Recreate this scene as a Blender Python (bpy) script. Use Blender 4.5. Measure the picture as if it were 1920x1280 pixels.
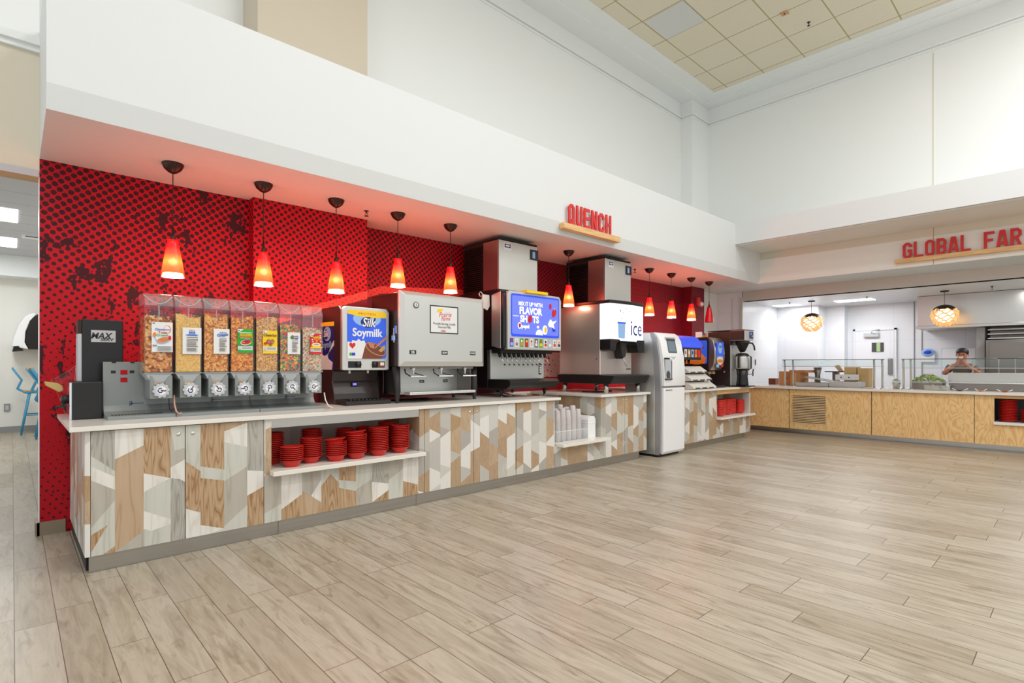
import bpy, bmesh, math, random
from mathutils import Vector, Matrix
random.seed(7)
for o in list(bpy.data.objects): bpy.data.objects.remove(o)
S = bpy.context.scene
COL = S.collection
R = math.radians
# ---------------- camera ----------------
cd = bpy.data.cameras.new('camera'); cam = bpy.data.objects.new('camera', cd); COL.objects.link(cam)
cam.location = (0, 0, 1.28); cam.rotation_euler = (R(90), 0, R(-43.0))
cd.sensor_width = 36; cd.lens = 36*1005/1920; cd.shift_y = 44/1920; cd.clip_start = .05; cd.clip_end = 100
S.camera = cam
# ---------------- world, exposure ----------------
w = bpy.data.worlds.new('world'); S.world = w; w.use_nodes = True
bg = w.node_tree.nodes['Background']; bg.inputs[0].default_value = (.93, .96, 1, 1); bg.inputs[1].default_value = 1.0
S.view_settings.view_transform = 'Standard'; S.view_settings.look = 'None'
S.view_settings.exposure = 0.0; S.view_settings.gamma = 1; S.view_settings.use_curve_mapping = False
# ---------------- lamps; the hall's ceiling ones are added out of view ----------------
def area(name, loc, sx, sy, power, color=(1, 1, 1), rot=(0, 0, 0), spread=180):
    l = bpy.data.lights.new(name, 'AREA'); l.shape = 'RECTANGLE'; l.size = sx; l.size_y = sy
    l.energy = power; l.color = color; l.spread = R(spread)
    o = bpy.data.objects.new(name, l); COL.objects.link(o); o.location = loc; o.rotation_euler = rot
    return o
def point(name, loc, power, color, rad=.03):
    l = bpy.data.lights.new(name, 'POINT'); l.energy = power; l.color = color; l.shadow_soft_size = rad
    o = bpy.data.objects.new(name, l); COL.objects.link(o); o.location = loc
    return o
for ax in (-1.0, 2.6):
    for ay in (-4.5, -1.5, 1.5):
        area('added_ceiling_light', (ax, ay, 6.45), 1.2, .6, 46 if ax < 0 else 66, (.98, .99, 1))
for ax, ay in ((6.2, -4.5), (6.2, -1.8), (6.2, .9), (8.5, -3.4), (8.5, -.9)): area('added_ceiling_light', (ax, ay, 6.45), 1.2, .6, 66, (.98, .99, 1))  # unseen overhead lamps added for the hall and the fascia's right side
area('kitchen_light', (12.77, 3.28, 2.6), .3, .75, 26, (.97, .98, 1))
area('kitchen_light', (12.77, 4.35, 2.6), .5, .5, 8, (.97, .98, 1))
area('kitchen_light', (12.3, .2, 2.6), .6, 1.2, 26, (.97, .98, 1))
area('side_room_light', (-.35, 9.9, 3.27), .8, .8, 28, (.93, .97, 1))
area('side_room_light', (-.35, 12.1, 3.27), .8, .8, 28, (.93, .97, 1))
PEND = [(.905, 1), (1.572, 1), (2.222, 1), (2.882, 1), (3.545, 1), (5.53, 1), (7.5, 1), (8.17, 1), (8.84, 1), (9.5, 0)]
PY = 4.80

# ================= materials =================
def srgb(r, g, b):
    f = lambda c: (c/255/12.92) if c/255 <= .04045 else ((c/255+.055)/1.055)**2.4
    return (f(r), f(g), f(b), 1)
def mat(name, c, rough=.5, metal=0, emit=None, es=0, spec=.5, coat=0, alpha=1):
    m = bpy.data.materials.new(name); m.use_nodes = True
    b = m.node_tree.nodes['Principled BSDF']
    b.inputs['Base Color'].default_value = srgb(*c); b.inputs['Roughness'].default_value = rough
    b.inputs['Metallic'].default_value = metal; b.inputs['Specular IOR Level'].default_value = spec
    b.inputs['Coat Weight'].default_value = coat
    if emit: b.inputs['Emission Color'].default_value = srgb(*emit); b.inputs['Emission Strength'].default_value = es
    return m
class G:      # tiny node-graph helper
    def __init__(s, m): s.t = m.node_tree; s.b = s.t.nodes['Principled BSDF']
    def n(s, typ, **k):
        nd = s.t.nodes.new(typ)
        for a, v in k.items(): setattr(nd, a, v)
        return nd
    def put(s, sock, v):
        if isinstance(v, bpy.types.NodeSocket): s.t.links.new(v, sock)
        elif v is not None: sock.default_value = v
    def m(s, op, a, b=None, c=None, clamp=False):
        nd = s.n('ShaderNodeMath', operation=op); nd.use_clamp = clamp
        s.put(nd.inputs[0], a); s.put(nd.inputs[1], b)
        if c is not None: s.put(nd.inputs[2], c)
        return nd.outputs[0]
    def xyz(s):
        g = s.n('ShaderNodeNewGeometry'); x = s.n('ShaderNodeSeparateXYZ'); s.t.links.new(g.outputs['Position'], x.inputs[0])
        return x.outputs[0], x.outputs[1], x.outputs[2]
    def vec(s, a, b, c):
        nd = s.n('ShaderNodeCombineXYZ'); s.put(nd.inputs[0], a); s.put(nd.inputs[1], b); s.put(nd.inputs[2], c); return nd.outputs[0]
    def noise(s, v, sc, det=2, rough=.5, dist=0):
        nd = s.n('ShaderNodeTexNoise'); s.put(nd.inputs['Vector'], v); nd.inputs['Scale'].default_value = sc
        nd.inputs['Detail'].default_value = det; nd.inputs['Roughness'].default_value = rough; nd.inputs['Distortion'].default_value = dist
        return nd.outputs[0]
    def white(s, v):
        nd = s.n('ShaderNodeTexWhiteNoise', noise_dimensions='3D'); s.put(nd.inputs['Vector'], v); return nd.outputs['Value']
    def ramp(s, f, stops, const=False):
        nd = s.n('ShaderNodeValToRGB'); s.put(nd.inputs[0], f); cr = nd.color_ramp
        if const: cr.interpolation = 'CONSTANT'
        while len(cr.elements) < len(stops): cr.elements.new(.5)
        for e, (p, c) in zip(cr.elements, stops): e.position = p; e.color = srgb(*c)
        return nd.outputs[0]
    def mix(s, f, a, b, mode='MIX'):
        nd = s.n('ShaderNodeMix', data_type='RGBA', blend_type=mode)
        s.put(nd.inputs[0], f); s.put(nd.inputs[6], a); s.put(nd.inputs[7], b); return nd.outputs[2]
    def col(s, v): s.put(s.b.inputs['Base Color'], v)
    def bump(s, h, st=.2, d=.002):
        nd = s.n('ShaderNodeBump'); nd.inputs['Strength'].default_value = st; nd.inputs['Distance'].default_value = d
        s.put(nd.inputs['Height'], h); s.t.links.new(nd.outputs[0], s.b.inputs['Normal'])
rgb = lambda c: srgb(*c)
M = {}
M['white_wall'] = mat('white_wall', (238, 241, 239), .6)
M['fascia'] = mat('fascia', (222, 225, 224), .55)
M['cream'] = mat('cream_wall', (222, 214, 194), .6)
M['cream_light'] = mat('cream_light', (240, 238, 229), .6)
M['beige'] = mat('beige_column', (206, 194, 174), .6)
M['header'] = mat('header_beige', (212, 206, 196), .6)
M['kwall'] = mat('kitchen_wall', (233, 236, 241), .3)
M['steel'] = mat('brushed_steel', (196, 194, 188), .28, 1)
M['steel_d'] = mat('dark_steel', (138, 132, 126), .33, 1)
M['steel_w'] = mat('pale_steel', (212, 213, 208), .42, .75)
M['chrome'] = mat('chrome', (225, 225, 225), .12, 1)
M['kick'] = mat('kick_steel', (165, 160, 150), .35, .85)
M['black'] = mat('black_plastic', (22, 20, 20), .35)
M['black_m'] = mat('black_matte', (34, 30, 30), .6)
M['brown_side'] = mat('dark_brown_enamel', (52, 38, 36), .3)
M['quartz'] = mat('white_quartz', (234, 230, 220), .22)
M['white'] = mat('white_plastic', (240, 240, 240), .35)
M['frame_grey'] = mat('frame_grey', (158, 158, 162), .35, .3)
M['base_tile'] = mat('base_tile', (142, 128, 108), .45)
M['offwhite'] = mat('offwhite', (222, 218, 210), .5)
M['grey'] = mat('grey_bracket', (142, 147, 145), .42, .25)
M['grey_l'] = mat('light_grey_plastic', (190, 194, 196), .4)
M['grey_d'] = mat('dark_grey', (70, 72, 74), .45)
M['red_bowl'] = mat('red_melamine', (204, 42, 32), .28)
M['sign_red'] = mat('sign_red', (214, 40, 36), .45)
M['red'] = mat('red', (214, 30, 34), .4)
M['bronze'] = mat('bronze', (58, 36, 30), .35, .4)
M['blue'] = mat('print_blue', (40, 70, 190), .4)
M['pale_blue'] = mat('pale_blue', (204, 216, 230), .4)
M['steel_s'] = mat('pink_lit_satin_steel', (214, 200, 192), .24, .7)  # pink light off the soffit is tinted into this steel
M['steel_r'] = mat('red_lit_side_steel', (176, 150, 146), .26, .85)  # reflection of the red wall is tinted into this side panel steel
M['pale_green'] = mat('pale_green', (170, 200, 140), .4)
M['navy'] = mat('navy', (26, 36, 110), .4)
M['lblue'] = mat('light_blue', (150, 190, 240), .4)
M['yellow'] = mat('yellow', (250, 206, 20), .4)
M['green'] = mat('green', (30, 170, 40), .4)
M['orange'] = mat('orange', (235, 130, 40), .4)
M['tan'] = mat('tan', (200, 160, 110), .5)
M['tanhandle'] = mat('tan_handle', (196, 170, 104), .5)
M['choc'] = mat('chocolate', (120, 62, 34), .35)
M['choc_l'] = mat('chocolate_light', (196, 128, 90), .35)
M['paper'] = mat('paper', (232, 232, 230), .5)
M['ink'] = mat('ink', (40, 40, 44), .5)
M['inkgrey'] = mat('ink_grey', (130, 130, 130), .5)
M['cyanp'] = mat('chair_blue', (60, 150, 190), .4)
M['chairwood'] = mat('chair_wood', (214, 160, 96), .5)
M['card'] = mat('cardboard', (200, 140, 88), .7)
M['card2'] = mat('cardboard_pale', (206, 172, 120), .7)
M['skin'] = mat('skin', (196, 124, 90), .55)
M['hair'] = mat('hair', (24, 22, 26), .5)
M['shirt'] = mat('shirt', (96, 92, 82), .8)
M['greens'] = mat('lettuce', (176, 198, 128), .5)
M['panel_light'] = mat('light_panel', (255, 255, 255), .5, 0, (255, 255, 255), 3.0)
M['bulb'] = mat('bulb', (255, 240, 215), .5, 0, (255, 232, 200), 26)
M['copper'] = mat('pink_tube', (205, 150, 130), .35)
M['outlet'] = mat('outlet_grey', (150, 152, 150), .5)

def stainless_streak(m, c1, c2, sx=1, sz=26):
    g = G(m); x, y, z = g.xyz(); u = g.m('ADD', x, y)
    v = g.vec(g.m('MULTIPLY', u, sx), 0, g.m('MULTIPLY', z, sz)); n = g.noise(v, 4, 3)
    g.col(g.ramp(n, [(.3, c1), (.7, c2)]))
stainless_streak(M['kick'], (164, 160, 152), (174, 169, 160), .25, 12)

# floor planks (real tile colour variation; grout lines)
m = M['floor'] = mat('floor_planks', (190, 175, 150), .38); g = G(m); x, y, z = g.xyz()
u = g.m('DIVIDE', g.m('SUBTRACT', x, .0075), .1573); ci = g.m('FLOOR', u); fu = g.m('FRACT', u)
off = g.white(g.vec(ci, 3.3, 0)); off = g.m('MULTIPLY', g.m('ROUND', g.m('MULTIPLY', off, 6)), 1/6)
v = g.m('ADD', g.m('DIVIDE', y, 1.003), off); ri = g.m('FLOOR', v); fv = g.m('FRACT', v)
eu = g.m('MINIMUM', fu, g.m('SUBTRACT', 1, fu)); ev = g.m('MINIMUM', fv, g.m('SUBTRACT', 1, fv))
line = g.m('MAXIMUM', g.m('LESS_THAN', eu, .011), g.m('LESS_THAN', ev, .0018))
rv = g.white(g.vec(ci, ri, 1.0)); rv2 = g.white(g.vec(ri, ci, 9.0))
gv = g.vec(g.m('MULTIPLY', x, 14), g.m('MULTIPLY', y, 1.6), g.m('MULTIPLY', rv, 30))
gr = g.noise(gv, 1.6, 5, .6, .9)
fine = g.noise(g.vec(g.m('MULTIPLY', x, 150), g.m('MULTIPLY', y, 5), rv), 1, 3)
c = g.ramp(gr, [(.25, (120, 108, 88)), (.42, (158, 146, 126)), (.6, (184, 174, 155)), (.8, (146, 133, 111))])
c = g.mix(g.m('MULTIPLY', fine, .35), c, rgb((152, 139, 119)))
c = g.mix(g.m('MULTIPLY', rv, .45), c, rgb((190, 182, 167)))
c = g.mix(g.m('MULTIPLY', g.m('GREATER_THAN', rv2, .7), .28), c, rgb((140, 125, 102)))
knots = g.m('MULTIPLY', g.m('SUBTRACT', g.noise(g.vec(g.m('MULTIPLY', x, 12), g.m('MULTIPLY', y, 2.6), g.m('MULTIPLY', rv, 9)), 1.5, 4, .6, .8), .56), 6, clamp=True)
c = g.mix(g.m('MULTIPLY', knots, .5), c, rgb((106, 92, 70)))
c = g.mix(line, c, rgb((92, 72, 56)))
g.col(c); g.put(g.b.inputs['Roughness'], g.m('ADD', .24, g.m('MULTIPLY', gr, .22)))
g.bump(g.m('SUBTRACT', g.m('MULTIPLY', fine, .3), line), .25, .0015)

# patchwork wood laminate
m = M['patch'] = mat('patchwork_laminate', (200, 180, 150), .3); g = G(m); x, y, z = g.xyz()
W = .122; s_ = g.m('ADD', g.m('ADD', x, y), .05)
u = g.m('DIVIDE', s_, W); ci = g.m('FLOOR', u); fu = g.m('FRACT', u)
r1 = g.white(g.vec(ci, 1.7, 0)); r2 = g.white(g.vec(ci, 5.1, 2)); r3 = g.white(g.vec(ci, 8.8, 4))
sg = g.m('SUBTRACT', g.m('MULTIPLY', g.m('GREATER_THAN', r1, .5), 2), 1)
amp = g.m('ADD', .03, g.m('MULTIPLY', r3, .07))
zz = g.m('ADD', g.m('ADD', z, g.m('MULTIPLY', g.m('MULTIPLY', sg, amp), g.m('SUBTRACT', fu, .5))), g.m('MULTIPLY', r2, 1.3))
per = .36
k = g.m('DIVIDE', zz, per); ki = g.m('FLOOR', k); kf = g.m('FRACT', k)
# second, opposite cut inside some cells
r4 = g.white(g.vec(ci, ki, 3)); cut = g.m('GREATER_THAN', g.m('ADD', kf, g.m('MULTIPLY', g.m('MULTIPLY', sg, -.32), g.m('SUBTRACT', fu, .5))), g.m('ADD', .4, g.m('MULTIPLY', r4, .5)))
cell = g.white(g.vec(g.m('ADD', ci, g.m('MULTIPLY', cut, 57)), ki, 6))
base = g.ramp(cell, [(0, (184, 158, 128)), (.2, (194, 170, 140)), (.34, (192, 189, 180)), (.5, (228, 225, 218)), (.66, (176, 172, 163)), (.80, (206, 205, 195)), (.92, (182, 152, 116))], True)
gn = g.noise(g.vec(g.m('MULTIPLY', s_, 26), g.m('MULTIPLY', cell, 40), g.m('MULTIPLY', z, 1.3)), 1.3, 4, .6, 1.2)
rings = g.m('FRACT', g.m('MULTIPLY', gn, 9)); rings = g.m('SMOOTH_MIN', rings, .6, .3)
woody = g.m('MAXIMUM', g.m('LESS_THAN', cell, .34), g.m('GREATER_THAN', cell, .92))
amt = g.m('MULTIPLY', g.m('SUBTRACT', .62, rings), g.m('ADD', .16, g.m('MULTIPLY', woody, .75)))
base = g.mix(amt, base, rgb((150, 112, 74)))
seam = g.m('LESS_THAN', g.m('MINIMUM', fu, g.m('SUBTRACT', 1, fu)), .008)
base = g.mix(g.m('MULTIPLY', seam, .35), base, rgb((140, 120, 95)))
g.col(base)

# plywood
m = M['ply'] = mat('plywood', (222, 184, 128), .4); g = G(m); x, y, z = g.xyz()
pn = g.noise(g.vec(g.m('MULTIPLY', x, 3), g.m('MULTIPLY', y, 3.2), g.m('MULTIPLY', z, .8)), 1.5, 3, .5, .4)
rg = g.m('FRACT', g.m('MULTIPLY', pn, 17)); rg = g.m('ABSOLUTE', g.m('SUBTRACT', rg, .5))
c = g.ramp(rg, [(0, (222, 172, 106)), (.2, (232, 192, 130)), (.5, (240, 206, 148))])
g.col(c)
M['plain_ply'] = mat('plain_ply', (234, 200, 146), .5)
m = M['pine'] = mat('pine_ledge', (226, 180, 120), .5); g = G(m); x, y, z = g.xyz()
pn = g.noise(g.vec(g.m('MULTIPLY', x, 2), g.m('MULTIPLY', y, 2), g.m('MULTIPLY', z, 30)), 2, 3)
g.col(g.ramp(pn, [(.3, (214, 164, 104)), (.7, (236, 196, 138))]))

def inlay(name, c1, c2, c3, k):
    m = mat(name, c1, .32); g = G(m); x, y, z = g.xyz(); s_ = g.m('ADD', x, y)
    gn = g.noise(g.vec(g.m('MULTIPLY', s_, 10), 0, g.m('MULTIPLY', z, .9)), 1.2, 2, .5, .3)
    rg = g.m('ABSOLUTE', g.m('SUBTRACT', g.m('FRACT', g.m('MULTIPLY', gn, k)), .5))
    fn_ = g.noise(g.vec(g.m('MULTIPLY', s_, 170), 0, g.m('MULTIPLY', z, 5)), 1, 2)
    g.col(g.mix(g.m('MULTIPLY', fn_, .45), g.ramp(rg, [(0, c3), (.16, c1), (.5, c2)]), rgb(c3)))
    M[name] = m
inlay('inlay_t', (186, 154, 118), (202, 174, 140), (150, 112, 74), 13)
inlay('inlay_p', (192, 166, 136), (198, 172, 144), (176, 146, 112), 5)
inlay('inlay_w', (176, 173, 162), (190, 187, 176), (146, 143, 132), 13)
inlay('inlay_g', (184, 178, 166), (190, 184, 172), (170, 162, 148), 4)
inlay('inlay_l', (204, 204, 192), (210, 209, 199), (188, 186, 174), 4)
inlay('inlay_h', (232, 229, 221), (236, 233, 226), (216, 211, 201), 3)

# red halftone mural
m = M['mural'] = mat('halftone_mural', (190, 20, 34), .55, spec=.25); g = G(m); x, y, z = g.xyz()
a = R(38); sp = .0475; s_ = g.m('ADD', x, g.m('MULTIPLY', y, -1))
pu = g.m('DIVIDE', g.m('ADD', g.m('MULTIPLY', s_, math.cos(a)), g.m('MULTIPLY', z, math.sin(a))), sp)
pv = g.m('DIVIDE', g.m('SUBTRACT', g.m('MULTIPLY', z, math.cos(a)), g.m('MULTIPLY', s_, math.sin(a))), sp)
du = g.m('SUBTRACT', g.m('FRACT', pu), .5); dv = g.m('SUBTRACT', g.m('FRACT', pv), .5)
d = g.m('SQRT', g.m('ADD', g.m('MULTIPLY', du, du), g.m('MULTIPLY', dv, dv)))
big = g.noise(g.vec(x, 0, z), 1.3, 2)
rad = g.m('MULTIPLY', g.m('ABSOLUTE', g.m('SUBTRACT', z, .85)), .21)
rad = g.m('MINIMUM', g.m('ADD', g.m('ADD', rad, .05), g.m('MULTIPLY', g.m('SUBTRACT', big, .5), .22)), .40)
rad = g.m('SUBTRACT', rad, g.m('MULTIPLY', g.m('MULTIPLY', g.m('GREATER_THAN', x, 1.62), g.m('LESS_THAN', x, 2.8)), .06))
edge = g.noise(g.vec(x, y, z), 60, 1)
dot = g.m('LESS_THAN', g.m('ADD', d, g.m('MULTIPLY', g.m('SUBTRACT', edge, .5), .12)), rad)
sp1 = g.noise(g.vec(g.m('MULTIPLY', x, 1.5), y, g.m('MULTIPLY', z, .8)), 5.5, 5, .62)
zone = g.m('MULTIPLY', g.m('SUBTRACT', 1, g.m('MULTIPLY', g.m('ABSOLUTE', g.m('SUBTRACT', z, 1.6)), .62)), .1)
spl = g.m('GREATER_THAN', g.m('ADD', sp1, zone), .668)
spl = g.m('MULTIPLY', spl, g.m('LESS_THAN', x, 1.62))
dark = g.m('MAXIMUM', dot, spl)
c = g.mix(dark, rgb((180, 9, 29)), rgb((62, 18, 26)))
# sweeping band behind the milk dispensers: coral stripe with small dots, maroon beneath
curve = g.m('ADD', 1.64, g.m('MULTIPLY', g.m('SUBTRACT', x, 1.75), .34))
curve = g.m('MINIMUM', curve, g.m('ADD', 2.10, g.m('MULTIPLY', g.m('SUBTRACT', x, 3.1), .06)))
band = g.m('MULTIPLY', g.m('MULTIPLY', g.m('GREATER_THAN', z, curve), g.m('LESS_THAN', z, g.m('ADD', curve, .085))), g.m('MULTIPLY', g.m('GREATER_THAN', x, 1.75), g.m('LESS_THAN', x, 5.2)))
dt = g.m('LESS_THAN', d, .13)
c = g.mix(band, c, g.mix(dt, rgb((236, 84, 72)), rgb((120, 30, 34))))
below = g.m('MULTIPLY', g.m('LESS_THAN', z, curve), g.m('GREATER_THAN', x, 1.75))
c = g.mix(below, c, rgb((112, 34, 44)))
far = g.m('GREATER_THAN', x, 5.2)
c = g.mix(g.m('MULTIPLY', far, g.m('SUBTRACT', 1, dark)), c, rgb((150, 22, 44)))
pk = g.m('MULTIPLY', g.m('MULTIPLY', g.m('GREATER_THAN', x, 4.9), g.m('LESS_THAN', z, 1.47)), g.m('GREATER_THAN', z, 1.1))
spk = g.m('GREATER_THAN', g.noise(g.vec(x, y, z), 26, 3), .64)
c = g.mix(pk, c, g.mix(spk, rgb((222, 190, 184)), rgb((110, 40, 48))))
lowr = g.m('MULTIPLY', g.m('GREATER_THAN', x, 5.9), g.m('LESS_THAN', z, 1.1)); c = g.mix(lowr, c, rgb((205, 24, 40)))
g.col(c)

# ceiling tiles
m = M['tiles'] = mat('ceiling_tiles', (232, 222, 196), .8); g = G(m); x, y, z = g.xyz()
tu = g.m('FRACT', g.m('DIVIDE', g.m('SUBTRACT', x, 6.356), .678)); tv = g.m('FRACT', g.m('DIVIDE', g.m('SUBTRACT', y, 4.63), .678))
e = g.m('MAXIMUM', g.m('LESS_THAN', g.m('MINIMUM', tu, g.m('SUBTRACT', 1, tu)), .013), g.m('LESS_THAN', g.m('MINIMUM', tv, g.m('SUBTRACT', 1, tv)), .013))
spk = g.m('GREATER_THAN', g.noise(g.vec(x, y, 0), 70, 2), .66)
c = g.mix(g.m('MULTIPLY', spk, .35), rgb((228, 220, 198)), rgb((186, 176, 148)))
c = g.mix(e, c, rgb((176, 164, 122))); g.col(c)
m = M['side_ceiling'] = mat('side_room_ceiling', (205, 208, 210), .7); g = G(m); x, y, z = g.xyz()
e = g.m('LESS_THAN', g.m('FRACT', g.m('DIVIDE', y, .61)), .02); g.col(g.mix(e, rgb((205, 208, 212)), rgb((150, 155, 160))))
m = M['side_floor'] = mat('side_room_floor', (160, 165, 165), .3)
# kitchen wall faint tile joints
m = M['kwall']; g = G(m); x, y, z = g.xyz()
e = g.m('MAXIMUM', g.m('LESS_THAN', g.m('FRACT', g.m('DIVIDE', z, .6)), .008), g.m('LESS_THAN', g.m('FRACT', g.m('DIVIDE', g.m('ADD', x, y), 1.2)), .005))
g.col(g.mix(g.m('MULTIPLY', e, .5), rgb((233, 236, 241)), rgb((196, 202, 210))))

def clear(name, tint, gl=.12, rough=.02):
    m = bpy.data.materials.new(name); m.use_nodes = True; t = m.node_tree; t.nodes.clear()
    o = t.nodes.new('ShaderNodeOutputMaterial'); mx = t.nodes.new('ShaderNodeMixShader')
    tr = t.nodes.new('ShaderNodeBsdfTransparent'); gs = t.nodes.new('ShaderNodeBsdfGlossy')
    lw = t.nodes.new('ShaderNodeLayerWeight'); lw.inputs[0].default_value = .35
    mp = t.nodes.new('ShaderNodeMath'); mp.operation = 'MULTIPLY_ADD'; mp.inputs[1].default_value = .55; mp.inputs[2].default_value = gl
    mp.use_clamp = True
    tr.inputs[0].default_value = tint; gs.inputs[0].default_value = (1, 1, 1, 1); gs.inputs[1].default_value = rough
    t.links.new(lw.outputs['Facing'], mp.inputs[0]); t.links.new(mp.outputs[0], mx.inputs[0])
    t.links.new(tr.outputs[0], mx.inputs[1]); t.links.new(gs.outputs[0], mx.inputs[2]); t.links.new(mx.outputs[0], o.inputs[0])
    return m
M['acrylic'] = clear('clear_acrylic', (.985, .985, .985, 1), .012, .05)
M['lid'] = clear('frosted_lid', (.93, .92, .92, 1), .13, .25)
M['glass'] = clear('guard_glass', (.93, .97, .96, 1), .02)
m = M['cup'] = mat('translucent_cup', (238, 232, 230), .35); m.node_tree.nodes['Principled BSDF'].inputs['Transmission Weight'].default_value = .35
m.node_tree.nodes['Principled BSDF'].inputs['IOR'].default_value = 1.15

def lampshade(name, stops, es):
    m = mat(name, (200, 20, 20), .2); g = G(m)
    tc = g.n('ShaderNodeTexCoord'); sx = g.n('ShaderNodeSeparateXYZ'); g.t.links.new(tc.outputs['Generated'], sx.inputs[0])
    c = g.ramp(sx.outputs[2], stops); g.put(g.b.inputs['Emission Color'], c); g.b.inputs['Emission Strength'].default_value = es
    mx = g.n('ShaderNodeMixShader'); tr = g.n('ShaderNodeBsdfTransparent'); tr.inputs[0].default_value = (1, .24, .15, 1); mx.inputs[0].default_value = .45
    g.t.links.new(g.b.outputs[0], mx.inputs[1]); g.t.links.new(tr.outputs[0], mx.inputs[2])
    g.t.links.new(mx.outputs[0], g.t.nodes['Material Output'].inputs['Surface'])
    return m
M['shade'] = lampshade('red_glass_lit', [(0, (235, 70, 40)), (.25, (240, 120, 50)), (.42, (250, 168, 62)), (.62, (236, 84, 48)), (.8, (232, 22, 24)), (1, (225, 10, 14))], 2.4)  # bulb glow inside the glass is painted as an emission gradient
M['shade_off'] = mat('red_glass_unlit', (190, 16, 34), .2)

def cereal_mat(name, cols, sc=90):
    m = mat(name, cols[0], .6); g = G(m)
    oi = g.n('ShaderNodeNewGeometry'); v = g.n('ShaderNodeTexVoronoi'); v.inputs['Scale'].default_value = sc
    g.t.links.new(oi.outputs['Position'], v.inputs['Vector'])
    sx = g.n('ShaderNodeSeparateColor'); g.t.links.new(v.outputs['Color'], sx.inputs[0])
    n = len(cols); g.col(g.ramp(sx.outputs[0], [(i/n, cc) for i, cc in enumerate(cols)], True))
    g.bump(v.outputs['Distance'], .5, .003)
    return m

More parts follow.
